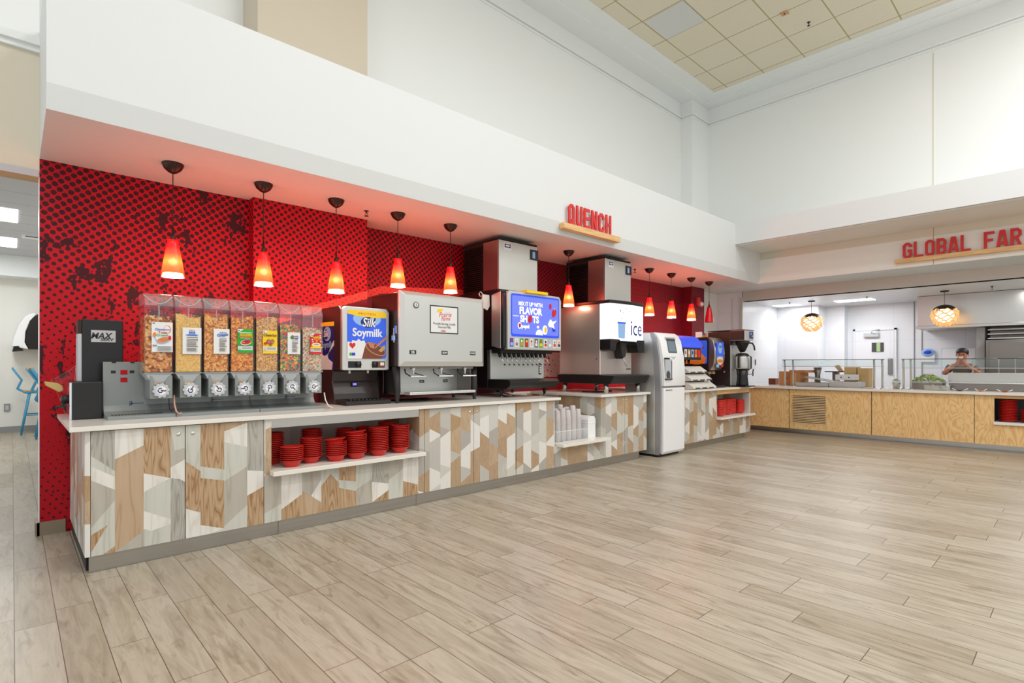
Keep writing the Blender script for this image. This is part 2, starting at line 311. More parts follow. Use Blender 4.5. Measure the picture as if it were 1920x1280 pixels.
# ================= mesh builder =================
_tc = {}
def text_geo(s, cond=1.0, off=0.0, shear=0.0):
    key = (s, cond, off, shear)
    if key not in _tc:
        cu = bpy.data.curves.new('t', 'FONT'); cu.body = s; cu.size = 1; cu.offset = off; cu.shear = shear; cu.resolution_u = 3; cu.align_x = 'CENTER'
        ob = bpy.data.objects.new('t', cu); COL.objects.link(ob)
        bpy.context.view_layer.update()
        dg = bpy.context.evaluated_depsgraph_get(); me = ob.evaluated_get(dg).to_mesh()
        vs = [(v.co.x*cond, v.co.y-.36) for v in me.vertices]; fs = [list(p.vertices) for p in me.polygons]
        ns = [p.normal.z for p in me.polygons]
        fs = [f if nz > 0 else f[::-1] for f, nz in zip(fs, ns)]
        _tc[key] = (vs, fs); bpy.data.objects.remove(ob); bpy.data.curves.remove(cu)
    return _tc[key]
class MB:
    def __init__(s): s.v = []; s.f = []; s.mi = []; s.sm = []; s.mats = []
    def _m(s, m):
        if isinstance(m, str): m = M[m]
        if m not in s.mats: s.mats.append(m)
        return s.mats.index(m)
    def add(s, vs, fs, m, smooth=False):
        k = len(s.v); i = s._m(m); s.v += [tuple(v) for v in vs]
        for f in fs: s.f.append([k+q for q in f]); s.mi.append(i); s.sm.append(smooth)
        return s
    def box(s, x0, y0, z0, x1, y1, z1, m):
        vs = [(x, y, z) for x in (x0, x1) for y in (y0, y1) for z in (z0, z1)]
        return s.add(vs, [(0, 1, 3, 2), (4, 6, 7, 5), (0, 4, 5, 1), (2, 3, 7, 6), (0, 2, 6, 4), (1, 5, 7, 3)], m)
    def obox(s, c, sx, sy, sz, mt, m):      # oriented box; mt 3x3 Matrix
        c = Vector(c); vs = [c+mt@Vector((x*sx/2, y*sy/2, z*sz/2)) for x in (-1, 1) for y in (-1, 1) for z in (-1, 1)]
        return s.add(vs, [(0, 1, 3, 2), (4, 6, 7, 5), (0, 4, 5, 1), (2, 3, 7, 6), (0, 2, 6, 4), (1, 5, 7, 3)], m)
    def prism(s, pts, ax, a, b, m, smooth=False):   # pts 2D polygon; ax 'x': pts=(y,z); 'y': (x,z); 'z': (x,y)
        f = {'x': lambda p, t: (t, p[0], p[1]), 'y': lambda p, t: (p[0], t, p[1]), 'z': lambda p, t: (p[0], p[1], t)}[ax]
        ar = sum(pts[i][0]*pts[(i+1) % len(pts)][1]-pts[(i+1) % len(pts)][0]*pts[i][1] for i in range(len(pts)))
        if ar < 0: pts = pts[::-1]
        n = len(pts); vs = [f(p, a) for p in pts]+[f(p, b) for p in pts]
        fs = [tuple(range(n))[::-1], tuple(range(n, 2*n))]
        sd = [(i, (i+1) % n, n+(i+1) % n, n+i) for i in range(n)]
        if (ax == 'y') != (b < a): fs = [q[::-1] for q in fs]; sd = [q[::-1] for q in sd]
        s.add(vs, fs, m); 
        k = len(s.v)-2*n; i = s._m(m)
        for q in sd: s.f.append([k+w_ for w_ in q]); s.mi.append(i); s.sm.append(smooth)
        return s
    def tube(s, pts, r, m, n=8, closed=False):
        pts = [Vector(p) for p in pts]; rs = r if isinstance(r, (list, tuple)) else [r]*len(pts)
        vs = []; up = Vector((0, 0, 1))
        for i, p in enumerate(pts):
            a = pts[i-1] if i > 0 else (pts[-1] if closed else p); b = pts[i+1] if i < len(pts)-1 else (pts[0] if closed else p)
            t = (b-a).normalized(); q = Vector((1, 0, 0)) if abs(t.z) > .95 else up
            e1 = t.cross(q).normalized(); e2 = e1.cross(t)
            vs += [p+(e1*math.cos(2*math.pi*j/n)+e2*math.sin(2*math.pi*j/n))*rs[i] for j in range(n)]
        fs = []; L = len(pts)
        for i in range(L if closed else L-1):
            k = (i+1) % L
            fs += [(i*n+j, i*n+(j+1) % n, k*n+(j+1) % n, k*n+j) for j in range(n)]
        s.add(vs, fs, m, True)
        if not closed:
            k = len(s.v)-len(vs); i = s._m(m)
            for f in (list(range(n))[::-1], list(range((L-1)*n, L*n))): s.f.append([k+q for q in f]); s.mi.append(i); s.sm.append(False)
        return s
    def cyl(s, p0, p1, r, m, n=20): return s.tube([p0, p1], r, m, n)
    def lathe(s, c, prof, m, n=28, smooth=True, axis='z'):
        vs = []
        for r, h in prof:
            for j in range(n):
                a = 2*math.pi*j/n; q = (r*math.cos(a), r*math.sin(a), h)
                if axis == 'y': q = (q[0], q[2], q[1])
                vs.append((c[0]+q[0], c[1]+q[1], c[2]+q[2]))
        fs = [(i*n+j, i*n+(j+1) % n, (i+1)*n+(j+1) % n, (i+1)*n+j) for i in range(len(prof)-1) for j in range(n)]
        if axis == 'y': fs = [f[::-1] for f in fs]
        return s.add(vs, fs, m, smooth)
    def ball(s, c, rx, ry, rz, m, n=16):
        k = n//2; pr = [(math.sin(math.pi*i/k), -math.cos(math.pi*i/k)) for i in range(k+1)]
        vs = [(c[0]+rx*r*math.cos(2*math.pi*j/n), c[1]+ry*r*math.sin(2*math.pi*j/n), c[2]+rz*h) for r, h in pr for j in range(n)]
        fs = [(i*n+j, i*n+(j+1) % n, (i+1)*n+(j+1) % n, (i+1)*n+j) for i in range(k) for j in range(n)]
        return s.add(vs, fs, m, True)
    def build(s, name, parent=None, bevel=0, seg=2):
        me = bpy.data.meshes.new(name); L = LOC.get(parent, (0, 0, 0)) if parent else (0, 0, 0)
        me.from_pydata([(v[0]-L[0], v[1]-L[1], v[2]-L[2]) for v in s.v], [], s.f)
        for m in s.mats: me.materials.append(m)
        me.polygons.foreach_set('material_index', s.mi); me.polygons.foreach_set('use_smooth', s.sm)
        me.update(); me.validate()
        o = bpy.data.objects.new(name, me); COL.objects.link(o)
        if parent: o.parent = parent; LOC[o] = L
        if bevel:
            b = o.modifiers.new('bevel', 'BEVEL'); b.width = bevel; b.segments = seg; b.limit_method = 'ANGLE'; b.angle_limit = R(40)
        return o
LOC = {}
def thing(name, label, cat, loc, group=None):
    o = bpy.data.objects.new(name, None); COL.objects.link(o); o.location = loc; o.empty_display_size = .1
    LOC[o] = tuple(loc); o['label'] = label; o['category'] = cat
    if group: o['group'] = group
    return o
def tag(o, label, cat, group=None, kind=None):
    o['label'] = label; o['category'] = cat
    if group: o['group'] = group
    if kind: o['kind'] = kind
    return o
def solo(mb, name, loc, label, cat, group=None, bevel=0, kind=None):   # one-mesh thing with its origin at its base
    LOC['tmp'] = loc
    s = [(v[0]-loc[0], v[1]-loc[1], v[2]-loc[2]) for v in mb.v]; mb.v = s
    o = mb.build(name, None, bevel); o.location = loc
    return tag(o, label, cat, group, kind)
def struct(mb, name, bevel=0):
    o = mb.build(name, None, bevel); o['kind'] = 'structure'; return o
class Decal:   # flat printed graphics laid on a face: (u,v) in metres from the origin, thin layers upward
    def __init__(s, org, face='-y', mb=None):
        s.o = Vector(org); s.mb = mb or MB(); s.k = 1
        s.ux, s.uz, s.n = {'-y': (Vector((1, 0, 0)), Vector((0, 0, 1)), Vector((0, -1, 0))),
                           '-x': (Vector((0, -1, 0)), Vector((0, 0, 1)), Vector((-1, 0, 0)))}[face] if isinstance(face, str) else face
    def P(s, u, v, d): return s.o+s.ux*u+s.uz*v+s.n*d
    def poly(s, pts, m, th=None):
        d1 = s.k*.0007; s.k += 1
        ar = sum(pts[i][0]*pts[(i+1) % len(pts)][1]-pts[(i+1) % len(pts)][0]*pts[i][1] for i in range(len(pts)))
        if ar < 0: pts = pts[::-1]
        n = len(pts); vs = [s.P(u, v, d1) for u, v in pts]+[s.P(u, v, 0) for u, v in pts]
        s.mb.add(vs, [tuple(range(n))]+[(i, n+i, n+(i+1) % n, (i+1) % n) for i in range(n)], m); return s
    def rect(s, u0, v0, u1, v1, m): return s.poly([(u0, v0), (u1, v0), (u1, v1), (u0, v1)], m)
    def rrect(s, u0, v0, u1, v1, r, m):
        p = []
        for cx, cy, a0 in ((u1-r, v1-r, 0), (u0+r, v1-r, 90), (u0+r, v0+r, 180), (u1-r, v0+r, 270)):
            p += [(cx+r*math.cos(R(a0+t)), cy+r*math.sin(R(a0+t))) for t in (0, 22, 45, 68, 90)]
        return s.poly(p, m)
    def ell(s, u, v, a, b, m, rot=0, n=20):
        return s.poly([(u+a*math.cos(t)*math.cos(rot)-b*math.sin(t)*math.sin(rot), v+a*math.cos(t)*math.sin(rot)+b*math.sin(t)*math.cos(rot)) for t in [2*math.pi*i/n for i in range(n)]], m)
    def heart(s, u, v, r, m):
        return s.poly([(u+r*.95*math.sin(t)**3, v+r/16*(13*math.cos(t)-5*math.cos(2*t)-2*math.cos(3*t)-math.cos(4*t))) for t in [2*math.pi*i/24 for i in range(24)]], m)
    def text(s, tx, u, v, size, m, cond=1.0, off=0.0, shear=0.0, rot=0, th=0):
        vs, fs = text_geo(tx, cond, off, shear); d = s.k*.0007+th; s.k += 1; c, sn = math.cos(rot), math.sin(rot)
        s.mb.add([s.P(u+size*(a*c-b*sn), v+size*(a*sn+b*c), d) for a, b in vs], fs, m); return s
    def lines(s, u0, u1, vs, h, m):
        for v in vs: s.rect(u0, v, u1, v+h, m)
        s.k -= 0; return s
def copy_tree(o, parent=None, loc=None):
    c = o.copy(); COL.objects.link(c)
    if parent: c.parent = parent
    if loc: c.location = loc
    for ch in [q for q in bpy.data.objects if q.parent == o]: copy_tree(ch, c)
    return c

# ================= the room =================
mb = MB(); mb.box(-4, -7, -.1, 16, 15, 0, 'floor'); struct(mb, 'floor')
def wall_poly(pts, z0, z1, m, name):
    mb = MB(); mb.prism(pts, 'z', z0, z1, m); return struct(mb, name)
# mural wall with its two shallow pilasters
wall_poly([(.15, 5.36), (1.625, 5.36), (1.625, 5.235), (2.77, 5.235), (2.77, 5.52), (9.79, 5.52), (9.79, 5.30), (10.28, 5.30), (10.28, 5.70), (.15, 5.50)], 0, 2.827, 'mural', 'wall_back')
mb = MB(); mb.box(.146, 5.358, .10, .15, 5.50, 2.69, 'white'); struct(mb, 'trim_1')
mb = MB(); mb.box(10.28, 5.52, 0, 11.3, 5.7, 2.827, 'cream_light'); struct(mb, 'wall_return')
mb = MB(); mb.box(11.3, 4.98, 0, 13.2, 5.7, 2.827, 'kwall')
mb.box(11.26, 4.96, 0, 11.3, 5.0, 2.7, 'header'); mb.box(11.285, 5.18, 0, 11.3, 5.19, 2.7, 'header'); struct(mb, 'wall_kitchen_left')
# soffit over the drinks counter
mb = MB(); mb.prism([(4.242, 3.775), (4.242, 2.974), (4.282, 2.827), (5.80, 2.827), (5.80, 3.775)], 'x', .1501, 10.409, 'fascia'); struct(mb, 'ceiling_soffit')
# upper wall, columns, mouldings
mb = MB(); mb.box(-4, 5.52, 3.775, 10.6, 5.7, 6.6, 'white_wall'); struct(mb, 'wall_upper_back')
mb = MB(); mb.box(1.62, 5.10, 3.775, 2.70, 5.52, 6.53, 'beige'); struct(mb, 'wall_column_beige')
mb = MB(); mb.box(9.76, 5.28, 3.775, 10.41, 5.52, 6.53, 'white_wall'); struct(mb, 'wall_column')
mb = MB(); mb.box(10.41, -7, 2.835, 10.6, 5.6, 6.6, 'white_wall')
mb.box(10.403, 1.61, 3.8, 10.41, 1.62, 6.1, 'cream'); mb.box(10.403, 1.61, 2.83, 10.41, 1.62, 3.4, 'tan'); struct(mb, 'wall_right_upper')
mb = MB(); mb.box(10.405, -7, 2.829, 10.4105, 4.252, 3.27, 'cream_light'); mb.box(10.406, -7, 3.27, 10.4105, 4.252, 3.42, 'cream'); struct(mb, 'trim_2')
mb = MB(); mb.box(9.35, -7, 3.41, 10.41, 4.252, 3.775, 'fascia'); struct(mb, 'trim_3', .004)
mb = MB(); mb.box(9.42, -7, 3.40, 10.402, 4.24, 3.41, 'cream_light'); struct(mb, 'trim_15')  # pale slab added to brighten the underside of the ledge
mb = MB()
for z0, p in ((6.135, .018), (6.185, .03)):
    mb.box(-4, 5.52-p, z0, 9.76, 5.52, z0+.03, 'white_wall'); mb.box(9.76-p, 5.28-p, z0, 9.76, 5.52-p, z0+.03, 'white_wall')
    mb.box(9.76, 5.28-p, z0, 10.41-p, 5.28, z0+.03, 'white_wall'); mb.box(10.41-p, -7, z0, 10.41, 5.28, z0+.03, 'white_wall')
struct(mb, 'trim_4')
mb = MB(); mb.box(-4, 4.88, 6.50, 10.41, 5.52, 6.62, 'white_wall'); mb.box(9.87, -7, 6.50, 10.41, 4.88, 6.62, 'white_wall')
mb.box(-4, 5.16, 6.485, 10.41, 5.52, 6.50, 'white_wall'); mb.box(10.13, -7, 6.485, 10.41, 5.16, 6.50, 'white_wall')
mb.box(-4, -7, 6.52, 9.87, 4.88, 6.62, 'tiles'); struct(mb, 'ceiling')
# wall over the side opening, its rail and frame
mb = MB(); mb.box(-4, 5.36, 2.69, .1499, 5.50, 3.65, 'cream'); mb.box(-4, 5.36, 3.65, .1499, 5.7, 6.6, 'white_wall'); struct(mb, 'wall_left_header')
mb = MB(); mb.box(-4, 5.30, 3.65, .165, 5.36, 3.71, 'white_wall'); mb.box(-4, 5.33, 3.61, .165, 5.36, 3.65, 'white_wall')
mb.box(-4, 5.345, 2.685, .1455, 5.36, 2.735, 'grey_l'); mb.box(-4, 5.36, 2.68, .1455, 5.50, 2.69, 'tan'); struct(mb, 'trim_5')
mb = MB(); mb.box(.135, 5.345, 0, .30, 5.36, .10, 'base_tile'); mb.box(.125, 5.345, 0, .15, 5.52, .0995, 'base_tile'); struct(mb, 'baseboard_left')
# side room
mb = MB(); mb.box(-3, 14, 0, 3, 14.1, 3.6, 'cream_light'); struct(mb, 'wall_side_room')
mb = MB(); mb.box(1.2, 5.7, 0, 1.3, 14, 3.6, 'cream_light'); struct(mb, 'wall_side_room_right')
mb = MB(); mb.box(-3, 5.5, 3.3, 3, 14, 3.4, 'side_ceiling'); mb.box(-3, 13.5, 2.92, 3, 14, 3.3, 'white_wall'); struct(mb, 'ceiling_side_room')
mb = MB(); mb.box(-3, 13.985, 0, 3, 14, .11, 'outlet'); struct(mb, 'baseboard_side_room')
# kitchen
mb = MB(); mb.box(10.4095, -7, 2.827, 11.4, 5.52, 2.834, 'fascia'); struct(mb, 'ceiling_strip')
mb = MB(); mb.box(11.3, -7, 2.62, 11.45, 4.96, 2.827, 'header'); struct(mb, 'trim_6')
mb = MB(); mb.box(11.3, -7, 2.62, 14.2, 4.98, 2.621, 'kwall'); struct(mb, 'ceiling_kitchen')
mb = MB(); mb.prism([(13.2, 5.7), (13.2, 4.1), (13.7, 4.1), (13.7, 3.72), (13.95, 3.72), (13.95, -7), (14.2, -7), (14.2, 5.7)], 'z', 0, 2.8, 'kwall'); struct(mb, 'wall_kitchen_back')
mb = MB(); mb.box(13.90, 2.83, 0, 13.95, 3.56, 2.04, 'kwall')
fr = 'grey_l'
for a in ((13.89, 3.56, 0, 13.95, 3.60, 2.08), (13.89, 2.79, 0, 13.95, 2.83, 2.08), (13.89, 2.79, 2.04, 13.95, 3.60, 2.08)): mb.box(*a, 'kwall')
mb.box(13.893, 2.826, .02, 13.901, 2.834, 2.04, 'inkgrey'); mb.box(13.893, 2.83, 2.036, 13.901, 3.56, 2.044, 'inkgrey')
dr = struct(mb, 'door_1'); LOC[dr] = (0, 0, 0)
mb = MB(); mb.box(13.885, 3.02, 1.57, 13.90, 3.24, 1.77, 'grey_d'); mb.box(13.88, 3.08, 1.575, 13.886, 3.15, 1.765, 'pale_green'); mb.build('window', dr)
mb = MB(); mb.box(13.82, 3.10, 1.90, 13.90, 3.38, 1.98, 'grey_l'); mb.tube([(13.84, 3.24, 1.98), (13.70, 3.18, 2.03), (13.89, 3.10, 2.05)], .012, 'grey_l', 6); mb.build('door_closer', dr)
mb = MB(); mb.box(13.87, 2.86, 1.08, 13.90, 2.94, 1.42, 'inkgrey'); mb.build('push_plate', dr)

# ================= signs =================
x0, x1, y0, y1, c_ = .085, .415, .085, .915, .11
LET = {'O': [([(x0, y0+c_), (x0, y1-c_), (x0+c_, y1), (x1-c_, y1), (x1, y1-c_), (x1, y0+c_), (x1-c_, y0), (x0+c_, y0)], 1)],
 'U': [([(x0, 1), (x0, y0+c_), (x0+c_, y0), (x1-c_, y0), (x1, y0+c_), (x1, 1)], 0)],
 'E': [([(x0, 0), (x0, 1)], 0), ([(.1, y1), (.48, y1)], 0), ([(.1, .5), (.44, .5)], 0), ([(.1, y0), (.48, y0)], 0)],
 'F': [([(x0, 0), (x0, 1)], 0), ([(.1, y1), (.48, y1)], 0), ([(.1, .5), (.42, .5)], 0)],
 'N': [([(x0, 0), (x0, 1)], 0), ([(x1, 0), (x1, 1)], 0), ([(x0, .96), (x1, .04)], 0)],
 'C': [([(x1, .68), (x1, y1-c_), (x1-c_, y1), (x0+c_, y1), (x0, y1-c_), (x0, y0+c_), (x0+c_, y0), (x1-c_, y0), (x1, y0+c_), (x1, .32)], 0)],
 'H': [([(x0, 0), (x0, 1)], 0), ([(x1, 0), (x1, 1)], 0), ([(x0, .5), (x1, .5)], 0)],
 'G': [([(x1, .70), (x1, y1-c_), (x1-c_, y1), (x0+c_, y1), (x0, y1-c_), (x0, y0+c_), (x0+c_, y0), (x1-c_, y0), (x1, y0+c_), (x1, .48), (.26, .48)], 0)],
 'L': [([(x0, 0), (x0, 1)], 0), ([(.1, y0), (.48, y0)], 0)],
 'B': [([(x0, 0), (x0, 1)], 0), ([(.1, y1), (x1-c_, y1), (x1, y1-c_), (x1, .5+c_), (x1-.05, .5), (.1, .5)], 0), ([(x1-.05, .5), (x1, .5-c_), (x1, y0+c_), (x1-c_, y0), (.1, y0)], 0)],
 'A': [([(.06, 0), (.20, .97)], 0), ([(.44, 0), (.30, .97)], 0), ([(.12, .26), (.38, .26)], 0), ([(.16, y1), (.34, y1)], 0)],
 'R': [([(x0, 0), (x0, 1)], 0), ([(.1, y1), (x1-c_, y1), (x1, y1-c_), (x1, .5+c_), (x1-c_, .48), (.1, .48)], 0), ([(.26, .48), (.43, 0)], 0)]}
LET['Q'] = LET['O']+[([(.28, .28), (.47, .0)], 0)]
def letter(ch, org, ux, n, h, depth, cond, t=.145):
    mb = MB(); org, ux, n = Vector(org), Vector(ux), Vector(n); uz = Vector((0, 0, 1))
    for si, (path, closed) in enumerate(LET[ch]):
        L = len(path); P = [Vector((a, b)) for a, b in path]; off = []
        for i in range(L):
            a = P[i-1] if (i or closed) else None; b = P[(i+1) % L] if (i < L-1 or closed) else None
            d1 = (P[i]-a).normalized() if a is not None else None; d2 = (b-P[i]).normalized() if b is not None else None
            if d1 is None: nn = Vector((-d2.y, d2.x))
            elif d2 is None: nn = Vector((-d1.y, d1.x))
            else:
                nn = Vector((-d1.y-d2.y, d1.x+d2.x)).normalized(); nn /= max(.5, nn.dot(Vector((-d1.y, d1.x))))
            off.append((P[i]+nn*t/2, P[i]-nn*t/2))
        for i in range(L if closed else L-1):
            q = [off[i][0], off[i][1], off[(i+1) % L][1], off[(i+1) % L][0]]
            ar = sum(q[k].x*q[(k+1) % 4].y-q[(k+1) % 4].x*q[k].y for k in range(4))
            if ar < 0: q = q[::-1]
            vs = [org+ux*(p.x*h*cond)+uz*(p.y*h)+n*dd for dd in (depth+.0006*si, .0002*si) for p in q]
            mb.add(vs, [(0, 1, 2, 3), (7, 6, 5, 4), (0, 4, 5, 1), (1, 5, 6, 2), (2, 6, 7, 3), (3, 7, 4, 0)], 'sign_red')
    return mb
t = thing('wall_sign', 'QUENCH sign, red block letters on a pine ledge on the white soffit', 'sign', (5.28, 4.21, 2.885))
mb = MB(); mb.box(4.73, 4.172, 2.885, 5.84, 4.252, 2.955, 'pine'); mb.build('ledge', t, .003)
for i, ch in enumerate('QUENCH'): letter(ch, (4.83+i*.1445, 4.21, 2.955), (1, 0, 0), (0, -1, 0), .25, .016, .96).build('letter', t)
t = thing('wall_sign', 'GLOBAL FAR sign, red block letters on a pine ledge above the kitchen opening', 'sign', (10.36, 1.3, 2.90))
mb = MB(); mb.box(10.325, -.4, 2.90, 10.405, 2.09, 2.965, 'pine'); mb.build('ledge', t, .003)
yy = 2.0
for ch in 'GLOBAL FAR':
    if ch != ' ': letter(ch, (10.375, yy, 2.965), (0, -1, 0), (-1, 0, 0), .25, .02, 1.0, .145).build('letter', t)
    yy -= .142 if ch != ' ' else .12

# ================= pendant lamps =================
pn_txt = ['leftmost, above the black lidded holder', 'second from the left, above the cereal dispensers', 'third from the left, above the last cereal dispenser', 'fourth from the left, above the soymilk dispenser', 'fifth from the left, above the milk dispenser', 'hanging between the two ice machines', 'just right of the ice dispenser', 'above the far side of the white kiosk', 'beside the red strobe alarm', 'unlit, at the far right end']
for i, (px_, lit) in enumerate(PEND):
    zb = 1.955 if i < 3 else 2.075
    sh = 'shade' if lit else 'shade_off'
    t = thing('pendant_lamp', 'red glass cone pendant lamp, '+pn_txt[i], 'pendant lamp', (px_, PY, 2.827), 'red pendant lamps under the soffit')
    mb = MB(); mb.lathe((px_, PY, 2.827), [(0, 0), (.075, 0), (.073, -.012), (.058, -.042), (.03, -.066), (.012, -.074), (0, -.074)][::-1], 'bronze', 24); mb.build('canopy', t)
    mb = MB(); mb.cyl((px_, PY, 2.755), (px_, PY, zb+.36), .0035, 'bronze', 6); mb.build('cord', t)
    mb = MB(); mb.lathe((px_, PY, zb), [(0, .385), (.008, .385), (.009, .33), (.018, .325), (.018, .27), (0, .27)][::-1], 'bronze', 12); mb.build('socket', t)
    mb = MB(); mb.lathe((px_, PY, zb), [(.079, 0), (.072, .06), (.061, .13), (.049, .20), (.037, .262), (.035, .285), (.02, .285)], sh, 32); 
    mb.build('lamp_shade', t)
    if lit:
        mb = MB(); mb.lathe((px_, PY, zb), [(0, -.001), (.04, -.001), (.074, .001), (.066, .03), (0, .034)], 'bulb', 24); mb.build('bulb', t)
        point('pendant_bulb_light', (px_, PY, zb+.12), 8, (1, .82, .66), .03)

# ================= drinks counter =================
PAN1 = [("w", [(0.354, 0.868), (0.474, 0.868), (0.474, 0.611), (0.354, 0.721)]), ("l", [(0.354, 0.721), (0.474, 0.611), (0.474, 0.574), (0.354, 0.656)]), ("h", [(0.354, 0.656), (0.474, 0.574), (0.474, 0.493), (0.354, 0.57)]), ("g", [(0.354, 0.57), (0.474, 0.493), (0.474, 0.427), (0.354, 0.274)]), ("l", [(0.474, 0.427), (0.474, 0.308), (0.438, 0.279), (0.354, 0.231), (0.354, 0.274)]), ("t", [(0.354, 0.231), (0.438, 0.279), (0.354, 0.123)]), ("l", [(0.438, 0.279), (0.474, 0.308), (0.474, 0.139), (0.415, 0.1), (0.354, 0.1), (0.354, 0.123)]), ("t", [(0.474, 0.139), (0.474, 0.1), (0.415, 0.1)]), ("h", [(0.474, 0.868), (0.625, 0.868), (0.625, 0.758), (0.474, 0.685)]), ("p", [(0.474, 0.685), (0.625, 0.758), (0.625, 0.203), (0.474, 0.1)]), ("g", [(0.474, 0.1), (0.625, 0.203), (0.625, 0.1), (0.474, 0.1)]), ("t", [(0.625, 0.868), (0.775, 0.868), (0.775, 0.524), (0.625, 0.576)]), ("h", [(0.625, 0.576), (0.775, 0.524), (0.625, 0.454)]), ("l", [(0.625, 0.454), (0.775, 0.519), (0.775, 0.249), (0.625, 0.332)]), ("h", [(0.625, 0.332), (0.775, 0.249), (0.775, 0.218), (0.666, 0.194), (0.625, 0.215)]), ("l", [(0.625, 0.215), (0.666, 0.194), (0.775, 0.218), (0.775, 0.1), (0.625, 0.1)]), ("l", [(0.775, 0.868), (0.858, 0.868), (0.858, 0.718), (0.798, 0.704)]), ("g", [(0.775, 0.868), (0.798, 0.704), (0.858, 0.718), (0.858, 0.639), (0.775, 0.594)]), ("h", [(0.775, 0.594), (0.858, 0.639), (0.858, 0.487), (0.833, 0.507), (0.775, 0.524)]), ("w", [(0.775, 0.524), (0.833, 0.507), (0.858, 0.484), (0.858, 0.1), (0.775, 0.1)])]
PAN2 = [("l", [(0.864, 0.868), (0.952, 0.868), (0.952, 0.571), (0.864, 0.623)]), ("t", [(0.864, 0.623), (0.952, 0.547), (0.952, 0.263), (0.864, 0.304)]), ("h", [(0.864, 0.304), (0.952, 0.255), (0.952, 0.1), (0.864, 0.1)]), ("t", [(0.952, 0.868), (1.102, 0.868), (1.102, 0.538), (0.952, 0.579)]), ("l", [(0.952, 0.579), (1.102, 0.538), (1.102, 0.46), (0.952, 0.498)]), ("t", [(0.952, 0.498), (1.102, 0.46), (1.102, 0.119), (0.952, 0.174)]), ("h", [(0.952, 0.174), (1.102, 0.119), (1.003, 0.1), (0.952, 0.1)]), ("p", [(1.102, 0.868), (1.255, 0.868), (1.255, 0.86), (1.102, 0.809)]), ("h", [(1.102, 0.809), (1.255, 0.86), (1.255, 0.682), (1.102, 0.734)]), ("l", [(1.102, 0.734), (1.255, 0.682), (1.255, 0.54), (1.102, 0.455)]), ("g", [(1.102, 0.455), (1.255, 0.54), (1.255, 0.258), (1.102, 0.135)]), ("l", [(1.102, 0.135), (1.255, 0.258), (1.255, 0.1), (1.003, 0.1), (1.102, 0.119)]), ("w", [(1.255, 0.868), (1.369, 0.868), (1.369, 0.49), (1.255, 0.511)]), ("h", [(1.255, 0.511), (1.369, 0.49), (1.369, 0.377), (1.255, 0.326)]), ("t", [(1.255, 0.326), (1.369, 0.377), (1.369, 0.1), (1.255, 0.1)])]
PAN3 = [("g", [(1.374, 0.455), (1.499, 0.455), (1.499, 0.227), (1.386, 0.176), (1.374, 0.178)]), ("l", [(1.374, 0.178), (1.386, 0.176), (1.499, 0.227), (1.499, 0.1), (1.374, 0.1)]), ("h", [(1.499, 0.455), (1.656, 0.453), (1.656, 0.273), (1.499, 0.181)]), ("t", [(1.499, 0.181), (1.656, 0.273), (1.656, 0.1), (1.499, 0.1)]), ("g", [(1.656, 0.453), (1.808, 0.433), (1.808, 0.36), (1.727, 0.246), (1.656, 0.297)]), ("h", [(1.808, 0.36), (1.808, 0.184), (1.727, 0.246)]), ("p", [(1.656, 0.297), (1.808, 0.183), (1.808, 0.1), (1.656, 0.1)]), ("l", [(1.808, 0.433), (1.887, 0.398), (1.808, 0.308)]), ("l", [(1.887, 0.398), (1.808, 0.433), (1.959, 0.455), (1.959, 0.314)]), ("t", [(1.808, 0.308), (1.887, 0.398), (1.959, 0.314), (1.959, 0.1), (1.808, 0.1)]), ("t", [(1.959, 0.455), (2.109, 0.442), (2.109, 0.304), (1.959, 0.338)]), ("l", [(1.959, 0.338), (2.109, 0.304), (2.109, 0.224), (1.959, 0.273)]), ("t", [(1.959, 0.273), (2.109, 0.224), (2.109, 0.1), (1.959, 0.1)]), ("l", [(2.109, 0.442), (2.257, 0.441), (2.257, 0.303), (2.109, 0.237)]), ("g", [(2.109, 0.237), (2.257, 0.303), (2.257, 0.1), (2.109, 0.1)]), ("w", [(2.257, 0.441), (2.416, 0.438), (2.416, 0.241), (2.257, 0.278)]), ("h", [(2.257, 0.278), (2.416, 0.241), (2.416, 0.184), (2.262, 0.1)]), ("t", [(2.257, 0.1), (2.416, 0.184), (2.416, 0.1), (2.257, 0.1)]), ("g", [(2.416, 0.438), (2.562, 0.438), (2.562, 0.349), (2.416, 0.272)]), ("l", [(2.416, 0.272), (2.562, 0.349), (2.562, 0.1), (2.416, 0.1)]), ("h", [(2.562, 0.438), (2.715, 0.42), (2.715, 0.187), (2.562, 0.241)]), ("t", [(2.562, 0.241), (2.715, 0.187), (2.715, 0.1), (2.562, 0.1)])]
FY = 4.18
def inlays(mb, y, pan):     # patchwork pieces of veneer set flush on the panel face
    d = Decal((0, y, 0), '-y', mb)
    for k_, pts in pan: d.k = 1; d.poly(pts, 'inlay_'+k_)
def door(t, x0, x1, z0, z1, y=FY, knob=None, pan=None):
    mb = MB(); mb.box(x0+.003, y, z0, x1-.003, y+.02, z1, 'inlay_l' if pan else 'patch')
    if pan: inlays(mb, y, pan)
    d = mb.build('door', t)
    if knob:
        mb = MB(); mb.lathe((knob, y, z1-.055), [(0, -.004), (.012, -.004), (.014, 0), (.012, .0), (0, 0)], 'chrome', 14, axis='y'); mb.build('lock', d)
def carcass(t, x0, x1, z1=.872, y=FY, yb=5.2):
    mb = MB(); mb.box(x0, y+.02, .10, x1, yb, z1, 'patch'); mb.build('body', t)
t = thing('base_cabinet', 'patchwork wood two-door cabinet under the cereal dispensers, at the left end', 'cabinet', (.86, 4.7, 0))
mb = MB(); mb.box(.325, FY+.02, .10, 1.372, 5.34, .872, 'patch'); mb.box(.335, 4.24, 0, 1.372, 5.3, .10, 'black_m'); mb.build('body', t)
mb = MB(); mb.box(.325, FY-.002, .10, .351, FY+.021, .872, 'patch'); mb.build('end_post', t)
